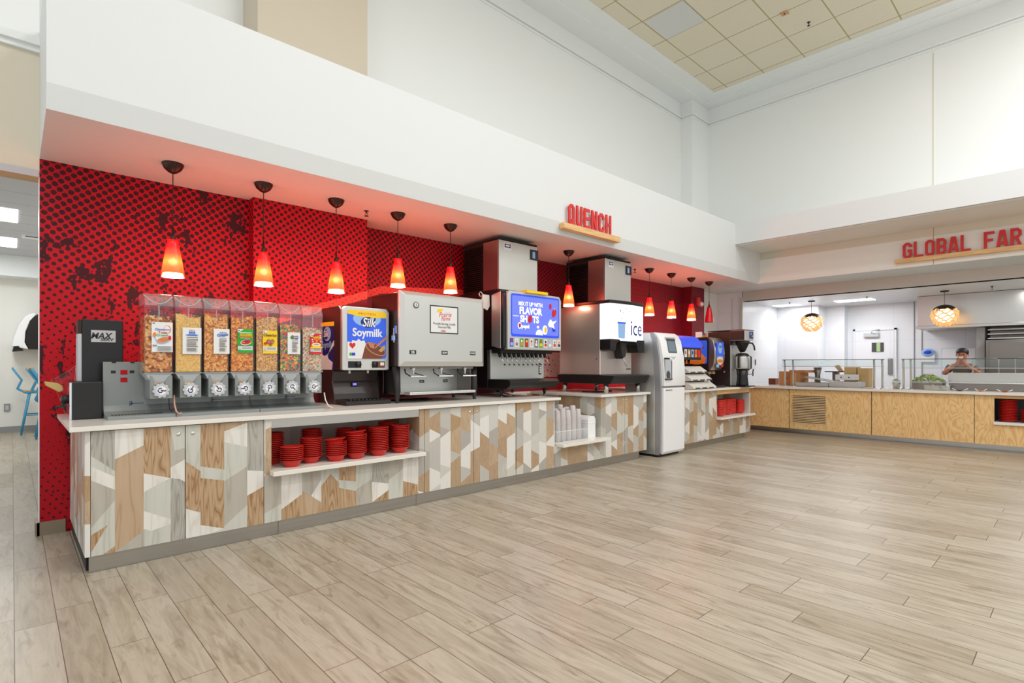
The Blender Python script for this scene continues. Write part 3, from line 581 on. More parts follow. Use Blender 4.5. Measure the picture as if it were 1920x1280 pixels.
door(t, .351, .861, .10, .868, FY, .82, PAN1); door(t, .861, 1.372, .10, .868, FY, .905, PAN2)
t = thing('open_shelf_cabinet', 'patchwork wood cabinet with an open shelf of red bowls', 'cabinet', (2.08, 4.7, 0))
mb = MB(); X0, X1 = 1.374, 2.788
mb.box(X0, FY, .10, 1.425, 4.84, .872, 'patch'); mb.box(2.735, FY, .10, X1, 4.84, .872, 'patch'); mb.box(1.425, FY, .10, 2.735, FY+.02, .4545, 'patch'); inlays(mb, FY, PAN3)
mb.box(1.425, FY+.02, .10, 2.735, 4.82, .45, 'offwhite'); mb.box(1.425, 4.82, .10, 2.735, 4.84, .872, 'offwhite'); mb.box(1.425, 4.815, .49, 1.80, 4.82, .84, 'cream_light'); mb.build('body', t)
mb = MB(); mb.box(1.425, FY+.005, .805, 2.735, FY+.02, .872, 'steel'); mb.build('header_rail', t)
mb = MB(); mb.box(1.41, 4.09, .455, 2.75, FY-.002, .49, 'quartz'); mb.box(1.427, FY-.002, .4551, 2.733, 4.815, .49, 'quartz'); mb.build('shelf', t, .003)
t = thing('base_cabinet', 'patchwork wood two-door cabinet below the wide milk dispenser', 'cabinet', (3.37, 4.7, 0))
carcass(t, 2.79, 3.958); door(t, 2.79, 3.377, .10, .868, FY, 3.33); door(t, 3.377, 3.958, .10, .868, FY, 3.42)
t = thing('base_cabinet', 'patchwork wood single-door cabinet below the cola fountain, left of the cup niche', 'cabinet', (4.26, 4.7, 0))
carcass(t, 3.962, 4.572); door(t, 3.962, 4.572, .10, .868, FY)
t = thing('niche_cabinet', 'low patchwork wood cabinet with a white shelf holding the plastic cups', 'cabinet', (5.0, 4.7, 0))
mb = MB(); mb.box(4.576, FY, .10, 5.428, 5.40, .335, 'patch'); mb.box(4.576, 5.38, .335, 5.428, 5.40, .872, 'patch'); mb.build('body', t)
mb = MB(); mb.box(4.60, 4.07, .335, 5.50, FY-.002, .37, 'quartz'); mb.box(4.60, FY-.002, .3351, 5.427, 5.378, .37, 'quartz'); mb.build('shelf', t, .003)
t = thing('base_cabinet', 'patchwork wood two-door cabinet carrying the ice dispenser', 'cabinet', (5.95, 4.7, 0))
mb = MB(); mb.box(5.43, FY, .10, 5.478, 5.40, .872, 'patch'); mb.box(5.478, FY+.02, .10, 6.47, 5.40, .872, 'patch'); mb.build('body', t)
door(t, 5.478, 5.944, .10, .868, FY, 5.91); door(t, 5.944, 6.465, .10, .868, FY, 5.975)
mb = MB(); wpts = [(.25, 4.15), (4.646, 4.15), (4.646, 5.515), (2.775, 5.515), (2.775, 5.23), (1.62, 5.23), (1.62, 5.355), (.25, 5.355)]
mb.prism(wpts, 'z', .875, .905, 'quartz'); solo(mb, 'worktop', (2.4, 4.7, .875), 'long white quartz worktop under the cereal, milk and cola dispensers', 'worktop', None, .002)
mb = MB(); mb.box(5.40, 4.15, .873, 6.52, 5.515, .905, 'quartz'); mb.box(4.65, 5.405, .873, 5.40, 5.515, .905, 'quartz'); solo(mb, 'worktop', (5.9, 4.7, .873), 'short white quartz worktop under the ice dispenser', 'worktop', None, .002)
for i, (a, b) in enumerate(((.345, 1.475), (1.478, 2.70), (2.703, 4.50), (4.503, 6.28))):
    mb = MB(); mb.box(a, FY+.004, .002, b, FY+.02, .10, 'kick'); struct(mb, 'trim_%d' % (7+i))
mb = MB(); mb.box(1.372, FY+.022, 0, 6.27, 5.2, .099, 'black_m'); struct(mb, 'trim_11')

# bowls (individually stacked)
ORD = ['topmost']+[q+' from top' for q in 'second third fourth fifth sixth seventh eighth ninth tenth eleventh twelfth thirteenth fourteenth fifteenth sixteenth'.split()]
def ordn(k, n): return 'bottom one' if k == 0 else ORD[n-1-k]
mb = MB(); mb.lathe((0, 0, 0), [(0, .004), (.044, .004), (.045, 0), (.050, 0), (.052, .006), (.064, .026), (.073, .0455), (.0870, .0485), (.0870, .0525), (.077, .0515), (.062, .031), (.045, .010), (0, .009)], 'red_bowl', 36)
bowl_me = mb.build('bowl'); bowl_me['label'] = ''; used = False
def stack(me, n, x, y, z, pitch, fmt, cat, group, tiltlast=0):
    for k in range(n):
        global used
        o = me.copy(); COL.objects.link(o); o.location = (x+random.uniform(-.0015, .0015), y+random.uniform(-.0015, .0015), z+k*pitch+.0003*k)
        o.rotation_euler = (0, 0, random.uniform(0, 6))
        o['label'] = fmt % ordn(k, n); o['category'] = cat; o['group'] = group
        if tiltlast and k == n-1: o.rotation_euler = (R(-tiltlast), R(-tiltlast*.6), 0); o.location.z += .012; o.location.x -= .004
FR = [(1.598, 4.235, 8, 0), (1.775, 4.30, 11, 0), (1.958, 4.235, 9, 5), (2.14, 4.235, 12, 5), (2.352, 4.24, 14, 0), (2.572, 4.25, 14, 0)]
BK = [(1.53, 4.46, 14), (1.86, 4.49, 14), (2.15, 4.46, 13), (2.337, 4.46, 13), (2.56, 4.46, 15)]
fn = ['short front stack at the left', 'second front stack', 'short third front stack', 'fourth front stack', 'fifth front stack', 'rightmost front stack']
bn = ['leftmost back stack', 'second back stack', 'middle back stack', 'fourth back stack', 'rightmost back stack']
for (x, y, n, tl), nm in zip(FR, fn): stack(bowl_me, n, x, y, .4905, .0146, 'red bowl on the open shelf, %s, '+nm, 'bowl', 'red bowls on the open shelf', tl)
for (x, y, n), nm in zip(BK, bn): stack(bowl_me, n, x, y, .4905, .0146, 'red bowl on the open shelf, %s, '+nm, 'bowl', 'red bowls on the open shelf')
# right-hand deep bowls
mb = MB(); mb.lathe((0, 0, 0), [(0, .003), (.05, .003), (.05, 0), (.056, 0), (.078, .02), (.088, .052), (.090, .060), (.084, .060), (.074, .024), (.05, .012), (0, .011)], 'red_bowl', 32)
bowl2 = mb.build('bowl'); 
R2 = [(8.60, 4.17, 9, 'leftmost stack'), (8.79, 4.23, 9, 'second stack'), (8.98, 4.22, 9, 'third stack'), (9.17, 4.24, 9, 'fourth stack'), (9.40, 4.19, 8, 'rightmost stack')]
for x, y, n, nm in R2: stack(bowl2, n, x, y, .4305, .0255, 'deep red bowl on the far shelf, %s, '+nm, 'bowl', 'deep red bowls on the shelf of the far drinks cabinet')
bpy.data.objects.remove(bowl_me); bpy.data.objects.remove(bowl2)
# plastic cups in a wire rack
rk = thing('wire_rack', 'white wire rack holding plastic cup stacks in the niche', 'rack', (4.92, 4.34, .37))
mb = MB(); X0, X1, Y0, Y1 = 4.645, 5.20, 4.20, 4.56
for z in (.372+.004, .50): mb.tube([(X0, Y0, z), (X1, Y0, z), (X1, Y1, z), (X0, Y1, z)], .0035, 'white', 6, True)
mb.build('rim', rk)
mb = MB()
for i in range(23):
    x = X0+(X1-X0)*i/22; mb.tube([(x, Y0, .5), (x, Y0, .3745), (x, Y1, .3745), (x, Y1, .5)], .002, 'white', 4)
for i in range(1, 15):
    y = Y0+(Y1-Y0)*i/15; mb.tube([(X0, y, .5), (X0, y, .3745)], .002, 'white', 4); mb.tube([(X1, y, .5), (X1, y, .3745)], .002, 'white', 4)
mb.build('wires', rk)
mb = MB(); mb.lathe((0, 0, 0), [(.044, 0), (.046, .004), (.035, .115), (.031, .125), (0, .125), (0, .122), (.029, .122), (.033, .113), (.043, .0)], 'cup', 20); cup = mb.build('cup')
cx = [(4.705, 'leftmost'), (4.80, 'second'), (4.895, 'third'), (4.99, 'fourth'), (5.085, 'rightmost'), (5.15, 'rightmost')]
for i, (x, nm) in enumerate(cx[:5]):
    for j, (y, rn) in enumerate(((4.27, 'front'), (4.38, 'middle'), (4.49, 'back'))):
        stack(cup, (11, 12, 11, 13, 11)[i]-(j % 2), x+.008*j, y, .3772, .0235, 'clear plastic cup in the wire rack, %s, '+nm+' '+rn+' stack', 'cup', 'clear plastic cups in the wire rack')
bpy.data.objects.remove(cup)
mb = MB(); mb.prism([(5.225, .37), (5.375, .37), (5.375, .60), (5.35, .64), (5.25, .64), (5.225, .60)], 'y', 4.22, 4.42, 'white'); mb.box(5.222, 4.217, .55, 5.378, 4.423, .565, 'white')
solo(mb, 'lid_container', (5.30, 4.32, .37), 'tall white plastic container right of the cup rack', 'container', None, .004)

# drinks counter, far section
F3 = 4.08
t = thing('base_cabinet', 'patchwork wood two-door cabinet right of the white kiosk', 'cabinet', (7.85, 4.6, 0))
mb = MB(); mb.box(7.15, F3+.02, .10, 8.30, 5.35, .872, 'patch'); mb.build('body', t)
door(t, 7.15, 7.75, .10, .868, F3); door(t, 7.75, 8.30, .10, .868, F3)
t = thing('open_shelf_cabinet', 'patchwork wood cabinet with deep red bowls on its shelf, at the far right', 'cabinet', (8.95, 4.6, 0))
mb = MB(); mb.box(8.302, F3, .10, 8.34, 4.7, .872, 'patch'); mb.box(9.545, F3, .10, 9.60, 4.7, .872, 'patch'); mb.box(8.34, F3, .10, 9.545, F3+.02, .395, 'patch')
mb.box(8.34, F3+.02, .10, 9.545, 4.7, .39, 'offwhite'); mb.box(8.34, 4.65, .39, 9.545, 4.7, .872, 'offwhite'); mb.build('body', t)
mb = MB(); mb.box(8.34, F3+.004, .80, 9.545, F3+.02, .872, 'pine'); mb.build('header_rail', t)
mb = MB(); mb.box(8.32, 4.0, .395, 9.62, F3-.002, .43, 'quartz'); mb.box(8.342, F3-.002, .3951, 9.543, 4.649, .43, 'quartz'); mb.build('shelf', t, .003)
mb = MB(); mb.box(7.13, 4.03, .873, 9.64, 5.515, .905, 'quartz'); solo(mb, 'worktop', (8.4, 4.7, .873), 'white quartz worktop carrying the hot chocolate and coffee machines', 'worktop', None, .002)
mb = MB(); mb.box(7.15, 4.12, .0, 9.45, 4.14, .10, 'kick'); mb.box(7.15, 4.14, 0, 9.45, 5.0, .0995, 'black_m'); struct(mb, 'trim_12')

# ================= machines on the counter =================
ZT = .905
# black holder with lidded bin (far left)
t = thing('lidded_dispenser', 'black upright lid and napkin dispenser with silver name plate, at the far left', 'dispenser', (.42, 4.9, ZT))
mb = MB(); mb.box(.30, 4.70, ZT, .464, 5.02, 1.165, 'black'); mb.build('base_bin', t, .008)
mb = MB(); mb.box(.362, 4.85, ZT, .60, 5.02, 1.605, 'black'); mb.build('tower', t, .004)
mb = MB(); mb.box(.338, 4.855, ZT+.26, .361, 5.0, 1.60, 'grey_l'); mb.box(.337, 4.854, 1.50, .3612, 5.001, 1.602, 'bronze'); mb.build('side_channel', t, .003)
mb = MB(); mb.box(.285, 4.715, ZT, .2995, 5.0, 1.16, 'chrome'); mb.build('end_plate', t, .003)
mb = MB(); mb.lathe((.27, 4.84, 1.04), [(0, -.03), (.022, -.028), (.028, 0), (.02, .03), (0, .034)], 'black', 14); mb.tube([(.27, 4.80, 1.02), (.25, 4.75, 1.0), (.215, 4.72, .995)], .008, 'black', 8); mb.build('lever', t)
d = Decal((.412, 4.8492, 1.445)); d.rect(0, 0, .142, .085, 'grey_l'); d.text('MAX', .055, .047, .06, 'ink', .9, .03, .25); d.text('SERV', .09, .02, .032, 'ink', 1.1, .02, .1); d.mb.build('name_plate', t)
t = thing('scoop', 'clear plastic scoop with a tan handle behind the black dispenser', 'scoop', (.28, 5.1, ZT))
mb = MB(); mb.prism([(.34, 1.10), (.35, 1.29), (.30, 1.24), (.24, 1.20), (.20, 1.17), (.23, 1.10), (.28, ZT+.02), (.34, ZT)], 'y', 5.03, 5.17, 'acrylic'); mb.build('scoop_bowl', t, .004)
mb = MB(); mb.prism([(.165, 1.165), (.172, 1.135), (.245, 1.085), (.27, 1.10), (.262, 1.13), (.24, 1.15)], 'y', 5.0, 5.03, 'tanhandle'); mb.build('handle', t, .006)

# cereal dispenser stands
def gmark(d, u, v, s, m='navy'):    # script initial and a thin rule
    d.mb.tube([d.P(u+s*a, v+s*b, .002) for a, b in ((.5, .95), (.2, .9), (.1, .6), (.45, .5), (.6, .75), (.45, .95))], s*.055, m, 5)
    d.mb.tube([d.P(u+s*a, v+s*b, .002) for a, b in ((.55, .6), (.55, .25), (.3, .0), (.05, .1), (.2, .35), (.7, .45))], s*.055, m, 5)
    d.mb.tube([d.P(u+s*.7, v+s*.45, .002), d.P(u+s*2.8, v+s*.5, .002)], s*.05, m, 5)
def stand(x0, x1, holes, lab, slots):
    t = thing('dispenser_stand', lab, 'stand', ((x0+x1)/2, 4.6, ZT), 'grey metal stands under the cereal dispensers')
    mb = MB(); y0, y1 = 4.50, 4.76
    prof = [(y1, 1.302), (y1-.012, 1.302), (y1-.012, ZT+.085), (y1-.04, ZT+.045), (y1-.10, ZT+.028), (y0+.01, ZT+.026), (y0, ZT+.02), (y0, ZT), (y1, ZT)]
    mb.prism(prof, 'x', x0, x1, 'grey'); mb.build('backplate', t, .002)
    if slots:
        mb = MB()
        for i in range(16): mb.box(x0+.03+i*.019, y0+.05, ZT+.0262, x0+.040+i*.019, y0+.13, ZT+.0285, 'black_m')
        mb.build('drip_slots', t)
    if holes:
        mb = MB()
        for hx, hz, ww, hh in ((.045, .20, .028, .02), (.155, .20, .028, .02), (.10, .19, .042, .034), (.10, .135, .042, .034)):
            mb.box(x0+hx, y1-.0132, 1.03+hz-.01, x0+hx+ww, y1-.0118, 1.03+hz-.01+hh, 'mural' if ww > .03 else 'black_m')
        for hx in (.05, .16): mb.box(x0+hx, y1-.014, 1.293, x0+hx+.025, y1+.002, 1.304, 'black_m')
        mb.build('mounting_holes', t)
    d = Decal((x0+(.15 if holes else .28), y1-.0125, .985 if holes else .99)); gmark(d, 0, 0, .032, 'navy'); d.mb.build('logo', t)
stand(.47, .868, True, 'leftmost grey metal stand, its left half empty with mounting holes', True)
stand(.872, 1.445, False, 'middle grey metal stand under the cereal dispensers', False)
stand(1.449, 1.985, False, 'rightmost grey metal stand, next to the soymilk dispenser', False)
mb = MB(); mb.tube([(.862, 4.54, 1.06), (.864, 4.52, .99), (.868, 4.49, .945), (.885, 4.485, .925), (.90, 4.488, .935)], .006, 'copper', 8)
solo(mb, 'drain_tube', (.87, 4.49, .92), 'pink tube hanging under the leftmost cereal dispenser', 'tube')
mb = MB(); mb.tube([(1.975, 4.50, 1.04), (1.972, 4.47, .98), (1.985, 4.44, .93), (2.02, 4.43, .912)], .0055, 'offwhite', 8)
solo(mb, 'drain_tube', (1.98, 4.45, .91), 'white tube hanging under the rightmost cereal dispenser', 'tube')

CM = [cereal_mat('cinnamon_squares', [(224, 150, 78), (196, 116, 54), (240, 178, 104), (160, 92, 44), (250, 204, 140)], 60),
      cereal_mat('crisp_rice', [(246, 202, 112), (252, 216, 136), (232, 178, 84)], 190),
      cereal_mat('frosted_flakes', [(244, 172, 78), (222, 140, 50), (252, 196, 110), (184, 108, 40)], 85),
      cereal_mat('golden_crunch', [(248, 160, 40), (226, 128, 26), (255, 186, 70), (184, 96, 24)], 80),
      cereal_mat('oat_rings', [(238, 182, 96), (218, 154, 70), (250, 204, 126), (176, 116, 56)], 130),
      cereal_mat('fruit_mix', [(236, 60, 36), (70, 170, 50), (246, 150, 30), (245, 210, 70), (130, 56, 76), (30, 120, 120), (240, 124, 50)], 85),
      cereal_mat('marshmallow_mix', [(240, 204, 140), (226, 182, 112), (150, 200, 220), (246, 204, 196), (206, 90, 66), (246, 220, 160), (130, 140, 90)], 110)]
CN = [('cinnamon square cereal', 1.615, .017), ('pale crisped rice cereal', 1.640, .006), ('golden brown flake cereal', 1.655, .012), ('orange-gold corn cereal', 1.650, .012), ('small oat ring cereal', 1.655, .007), ('multicoloured fruit cereal', 1.605, .012), ('marshmallow oat cereal', 1.585, .009)]
CL = ['leftmost clear cereal dispenser, tan square cereal and colourful white label', 'second clear cereal dispenser from the left, pale rice cereal and white nutrition label', 'third clear cereal dispenser from the left, its white label set to the right', 'middle clear cereal dispenser with a green label', 'clear cereal dispenser with a yellow label and heart picture', 'clear cereal dispenser of multicoloured cereal with a white label', 'rightmost clear cereal dispenser with a red label']
def tank_label(i, x0):
    w, h = .128, .212; z0 = 1.37
    dx = [.043, .048, .067, .05, .052, .062, .066][i]; w = [.128, .122, .110, .112, .112, .104, .096][i]
    d = Decal((x0+dx, 4.4975, [1.372, 1.36, 1.365, 1.375, 1.372, 1.37, 1.372][i])); h = [.213, .195, .19, .185, .185, .18, .175][i]
    if i in (0, 1, 2, 5):
        d.rect(0, 0, w, h, 'paper')
    if i == 0:
        d.rect(.005, h-.012, .02, h-.006, 'navy')
        d.ell(w*.5, h*.5, .048, .045, 'lblue'); d.ell(w*.52, h*.52, .046, .042, 'paper'); d.ell(w*.74, h*.76, .022, .03, 'orange'); d.ell(w*.72, h*.76, .018, .026, 'paper')
        d.text('Cinnamon', w*.5, h*.76, .021, 'blue', 1, .02); d.text('Toast', w*.52, h*.66, .024, 'red', 1, .02); d.text('Crunch', w*.5, h*.57, .024, 'green', 1, .02)
        d.ell(w*.55, h*.40, .042, .022, 'lblue', .25); d.ell(w*.55, h*.41, .038, .018, 'orange', .25); d.ell(w*.6, h*.42, .026, .010, 'choc_l', .25)
        d.ell(w*.85, h*.48, .009, .016, 'red'); d.ell(w*.13, h*.58, .009, .016, 'orange'); d.rect(.006, .045, .03, .05, 'inkgrey')
        d.lines(.036, w-.008, (.04, .03, .02, .012), .003, 'grey_l')
    if i in (1, 2, 5):
        u0, u1 = (w*.22, w*.80) if i == 1 else (w*.36, w*.80)
        um = (u0+u1)/2
        if i == 1: d.poly([(w*.16, h*.68), (w*.84, h*.68), (w*.84, h*.74), (w*.68, h*.76), (w*.66, h*.86), (w*.34, h*.86), (w*.32, h*.76), (w*.16, h*.74)], 'lblue'); d.text('RICE', w*.5, h*.81, .020, 'navy', 1, .02); d.text('KRISPIES', w*.5, h*.715, .018, 'blue', .95, .02)
        if i == 2: d.ell(w*.55, h*.76, .038, .017, 'lblue', .15); d.text('Crispix', w*.55, h*.76, .027, 'navy', 1, .02, .2, .12); d.text("Kellogg's", w*.6, h*.86, .013, 'red', 1, .02)
        if i == 5: d.ell(w*.36, h*.78, .018, .013, 'green', .6); d.ell(w*.72, h*.79, .018, .013, 'lblue'); d.text('Froot', w*.56, h*.83, .022, 'red', 1, .03); d.text('Loops', w*.56, h*.73, .022, 'navy', 1, .03)
        if i == 1: d.text("Kellogg's", w*.5, h*.9, .011, 'red', 1, .02)
        d.rect(u0, h*.10, u1, h*.64, 'offwhite'); d.lines(u0, u1, (h*.62, h*.55, h*.50, h*.28), .0035, 'grey_d'); d.lines(u0, u1-.01, (h*.46, h*.42, h*.38, h*.34, h*.22, h*.18, h*.13), .002, 'inkgrey')
    if i in (3, 4, 6):
        cm = {3: 'green', 4: 'yellow', 6: 'red'}[i]
        d.rect(0, 0, w, h, cm); d.poly([(0, h), (0, h*.86), (w*.12, h*.88), (w*.42, h)], 'paper'); d.rect(.004, h-.016, .014, h-.009, 'navy')
        d.rect(.002, h*.12, w-.004, h*.29, 'paper'); d.lines(.03, w-.01, (h*.25, h*.21, h*.17), .003, 'inkgrey'); d.lines(.006, .024, (h*.25, h*.19, h*.14), .004, 'grey_l')
    if i == 3:
        d.rect(w*.1, h*.83, w*.9, h*.865, 'paper'); d.text('GOLDEN', w*.52, h*.765, .022, 'yellow', 1, .04); d.text('GRAHAMS', w*.52, h*.68, .021, 'orange', 1, .04); d.rect(w*.18, h*.61, w*.82, h*.625, 'paper')
        d.ell(w*.52, h*.44, .04, .022, 'paper', .2); d.ell(w*.53, h*.455, .037, .018, 'red', .2); d.ell(w*.54, h*.475, .018, .008, 'choc', .2); d.ell(w*.35, h*.44, .01, .006, 'orange')
    if i == 4:
        d.text('Cheerios', w*.48, h*.81, .031, 'ink', .9, .02); d.heart(w*.52, h*.50, .031, 'choc'); d.heart(w*.52, h*.50, .028, 'choc_l')
        for a, b in ((.40, .56), (.52, .52), (.64, .56), (.47, .45), (.57, .44), (.52, .37)): d.ell(w*a, h*b, .004, .004, 'choc')
        d.ell(w*.17, h*.44, .012, .010, 'red')
    if i == 6:
        d.rect(0, 0, w, h*.08, 'sign_red'); d.text('Lucky', w*.55, h*.84, .028, 'yellow', 1, .04); d.text('Charms', w*.55, h*.73, .026, 'orange', .95, .04); d.text('GF', w*.55, h*.64, .016, 'yellow', 1, .03)
        for a, b in ((.12, .85), (.9, .80), (.15, .7), (.92, .62), (.2, .6), (.85, .9)): d.ell(w*a, h*b, .005, .005, 'paper')
        d.poly([(0, h*.29), (w, h*.29), (w, h*.36), (0, h*.36)], 'yellow'); d.ell(w*.5, h*.44, .040, .02, 'yellow'); d.ell(w*.5, h*.47, .036, .014, 'paper'); d.ell(w*.5, h*.475, .026, .008, 'tan')
    return d.mb
for i in range(7):
    x0 = .676+.1848*i; x1 = x0+.176; yf, yb = 4.50, 4.73; xm = (x0+x1)/2
    t = thing('cereal_dispenser', CL[i], 'cereal dispenser', (xm, 4.62, 1.04), 'cereal dispensers on the counter')
    mb = MB()
    for a in ((x0, yf, 1.228, x1, yf+.003, 1.705), (x0, yb-.003, 1.228, x1, yb, 1.705), (x0, yf+.003, 1.228, x0+.003, yb-.003, 1.705), (x1-.003, yf+.003, 1.228, x1, yb-.003, 1.705)): mb.box(*a, 'acrylic')
    mb.build('tank', t)
    mb = MB(); mb.box(xm-.006, yf-.004, 1.60, xm+.004, yf-.0005, 1.70, 'lid'); mb.box(x0-.003, yf-.004, 1.685, x1+.003, yb+.002, 1.70, 'acrylic')
    mb.prism([(yf-.004, 1.702), (yf-.004, 1.72), (yf+.04, 1.785), (yf+.07, 1.792), (yb, 1.792), (yb, 1.702)], 'x', x0+.003, x1-.003, 'lid')
    pts = [(x0+.176*k/12, yf-.004+.035*0, 1.775-.06*math.sin(math.pi*k/12)) for k in range(13)]
    mb.tube([(p[0], yf+.0+(p[2]-1.72)*.67-.006, p[2]) for p in pts], .0022, 'grey_l', 6)
    mb.build('lid', t)
    o_ = tank_label(i, x0).build('label', t)
    mb = MB()   # funnel
    q0 = [(x0+.002, yf+.004), (x1-.002, yf+.004), (x1-.002, yb-.004), (x0+.002, yb-.004)]; q1 = [(xm-.035, yf+.03), (xm+.035, yf+.03), (xm+.035, yb-.08), (xm-.035, yb-.08)]
    mb.add([(*p, 1.2275) for p in q0]+[(*p, 1.145) for p in q1], [(0, 1, 5, 4), (1, 2, 6, 5), (2, 3, 7, 6), (3, 0, 4, 7)], 'grey_l'); mb.box(x0-.001, yf-.002, 1.218, x1+.001, yb, 1.2275, 'grey'); mb.build('funnel', t)
    mb = MB()   # housing: two cheeks and a floor
    hx0, hx1 = x0+.036, x1-.004
    mb.prism([(hx0, 1.04), (hx1, 1.04), (hx1, 1.205), (xm+.062, 1.205), (xm+.03, 1.13), (xm-.018, 1.13), (hx0+.012, 1.205), (hx0, 1.205)], 'y', yf+.012, yf+.022, 'grey')
    mb.box(hx0, yf+.022, 1.04, hx0+.006, yb+.012, 1.205, 'grey'); mb.box(hx1-.006, yf+.022, 1.04, hx1, yb+.012, 1.205, 'grey'); mb.box(hx0+.006, yf+.022, 1.04, hx1-.006, yf+.10, 1.046, 'grey'); mb.build('housing', t, .0015)
    mb = MB(); kc = (xm+.012, yf-.012, 1.098); n = 10; pp = []
    rr = .054
    for k in range(n):
        a = 2*math.pi*k/n+i*.5; pp += [(kc[0]+rr*math.cos(a), kc[2]+rr*math.sin(a)), (kc[0]+rr*.98*math.cos(a+.2), kc[2]+rr*.98*math.sin(a+.2)), (kc[0]+rr*.80*math.cos(a+.5), kc[2]+rr*.80*math.sin(a+.5))]
    mb.prism(pp, 'y', kc[1], yf+.012, 'grey_l'); kn = mb.build('knob', t, .003)
    d = Decal((kc[0], kc[1]-.0005, kc[2])); d.ell(0, 0, .03, .03, 'white')
    a0 = i*1.1
    tr = lambda a, b: d.P((a*math.cos(a0)-b*math.sin(a0))*.024, (a*math.sin(a0)+b*math.cos(a0))*.024, .002)
    d.mb.tube([tr(.1, .7), tr(-.6, .6), tr(-.9, 0), tr(-.5, -.6), tr(.1, -.5), tr(.3, 0), tr(-.1, .1)], .0038, 'navy', 5); d.mb.tube([tr(.3, .1), tr(.8, -.2), tr(1.1, .1)], .0034, 'navy', 5); d.mb.ball(tr(1.1, -.1), .004, .002, .004, 'red', 8); d.mb.build('logo', kn)
    # the cereal itself
    nm, zt, fs = CN[i]; mb = MB(); X0, X1, Y0, Y1 = x0+.009, x1-.009, yf+.010, yb-.006
    nx, ny = 10, 10; rnd = random.Random(i*7+1)
    hz = [[zt+rnd.uniform(-.008, .008)+.012*math.sin(a*.5+i) for b in range(ny+1)] for a in range(nx+1)]
    vs = [(X0+(X1-X0)*a/nx, Y0+(Y1-Y0)*b/ny, hz[a][b]) for a in range(nx+1) for b in range(ny+1)]
    mb.add(vs, [(a*(ny+1)+b, (a+1)*(ny+1)+b, (a+1)*(ny+1)+b+1, a*(ny+1)+b+1) for a in range(nx) for b in range(ny)], CM[i])
    def side(pts): mb.add([(p[0], p[1], 1.231) for p in pts]+pts, [(k, k+1, len(pts)+k+1, len(pts)+k) for k in range(len(pts)-1)], CM[i])
    side([vs[a*(ny+1)] for a in range(nx+1)]); side([vs[nx*(ny+1)+b] for b in range(ny+1)]); side([vs[a*(ny+1)+ny] for a in range(nx, -1, -1)]); side([vs[b] for b in range(ny, -1, -1)])
    mb.box(X0, Y0, 1.23, X1, Y1, 1.2315, CM[i])
    mb.prism([(xm-.033, 1.15), (xm+.033, 1.15), (xm+.03, 1.128), (xm-.02, 1.122)], 'y', yf+.026, yf+.06, CM[i])
    nf = 520 if fs > .011 else 900
    for k in range(nf):
        f = rnd.random(); s_ = fs*rnd.uniform(.7, 1.15)
        if f < .62: c = (rnd.uniform(X0, X1), Y0-.001, rnd.uniform(1.235, zt))
        elif f < .80: c = (X0+.001, rnd.uniform(Y0, Y1), rnd.uniform(1.235, zt))
        else: c = (rnd.uniform(X0+.004, X1-.004), rnd.uniform(Y0, Y1), zt+.006+rnd.uniform(-.004, .010))
        rm = Matrix.Rotation(rnd.uniform(0, 6.3), 3, Vector((rnd.uniform(-1, 1), rnd.uniform(-1, 1), rnd.uniform(-1, 1))).normalized())
        e = [rm@Vector(q)*s_*.5 for q in ((1, 0, .15), (0, 1, -.15), (-1, 0, .15), (0, -1, -.15), (0, 0, .35), (0, 0, -.3))]
        cc = [(min(max(c[0]+q.x, x0+.006), x1-.006), min(max(c[1]+q.y, yf+.0035), yb-.0035), max(c[2]+q.z, 1.231)) for q in e]
        mb.add(cc, [(0, 1, 4), (1, 2, 4), (2, 3, 4), (3, 0, 4), (1, 0, 5), (2, 1, 5), (3, 2, 5), (0, 3, 5)], CM[i])
    solo(mb, 'cereal', (xm, 4.62, 1.125), nm+' filling its clear dispenser', 'cereal', None, 0, 'stuff')

# soymilk dispenser
t = thing('soymilk_dispenser', 'black soymilk dispenser with a lit blue front picture in a silver frame', 'drink dispenser', (2.46, 4.9, ZT))
X0, X1 = 2.225, 2.705
mb = MB(); mb.prism([(4.72, ZT+.33), (4.72, 1.80), (4.76, 1.835), (5.12, 1.835), (5.16, 1.80), (5.18, ZT), (4.84, ZT), (4.86, ZT+.10), (4.90, ZT+.22), (4.88, ZT+.32)], 'x', X0, X1, 'brown_side'); mb.build('body', t, .01)
mb = MB(); mb.prism([(4.62, ZT), (4.62, ZT+.03), (4.64, ZT+.042), (4.86, ZT+.05), (4.86, ZT)], 'x', X0+.01, X1-.005, 'black_m')
for k in range(9): mb.box(X0+.06+k*.04, 4.65, ZT+.0425, X0+.085+k*.04, 4.82, ZT+.053, 'black'); 
mb.build('drip_tray', t, .006)
mb = MB(); mb.prism([(X0-.003, ZT+.33), (X0+.02, ZT+.325), (X1-.02, ZT+.325), (X1+.003, ZT+.33), (X1+.006, 1.79), (X1-.02, 1.825), (X0+.03, 1.828), (X0, 1.80)], 'y', 4.675, 4.72, 'steel_w'); mb.build('front_frame', t, .008)
d = Decal((X0+.045, 4.674, ZT+.435)); w, h = .405, .455
m_sb = mat('backlit_blue', (44, 84, 200), .3, 0, (44, 84, 200), .5)
d.rrect(0, 0, w, h, .025, m_sb); d.ell(w*.5, h*.83, .145, .075, 'lblue'); d.poly([(0, h*.92), (w*.25, h*.88), (w*.75, h*.86), (w, h*.87), (w, h*.97), (w*.95, h), (w*.05, h), (0, h*.97)], 'yellow')
d.text('PROTEIN', w*.5, h*.935, .03, 'sign_red', 1.5, .0)
d.ell(w*.52, h*.76, .075, .052, 'navy'); d.poly([(w*.56, h*.84), (w*.72, h*.86), (w*.70, h*.74), (w*.66, h*.68)], 'navy'); d.text('Silk', w*.53, h*.765, .115, 'white', .85, .02, .25)
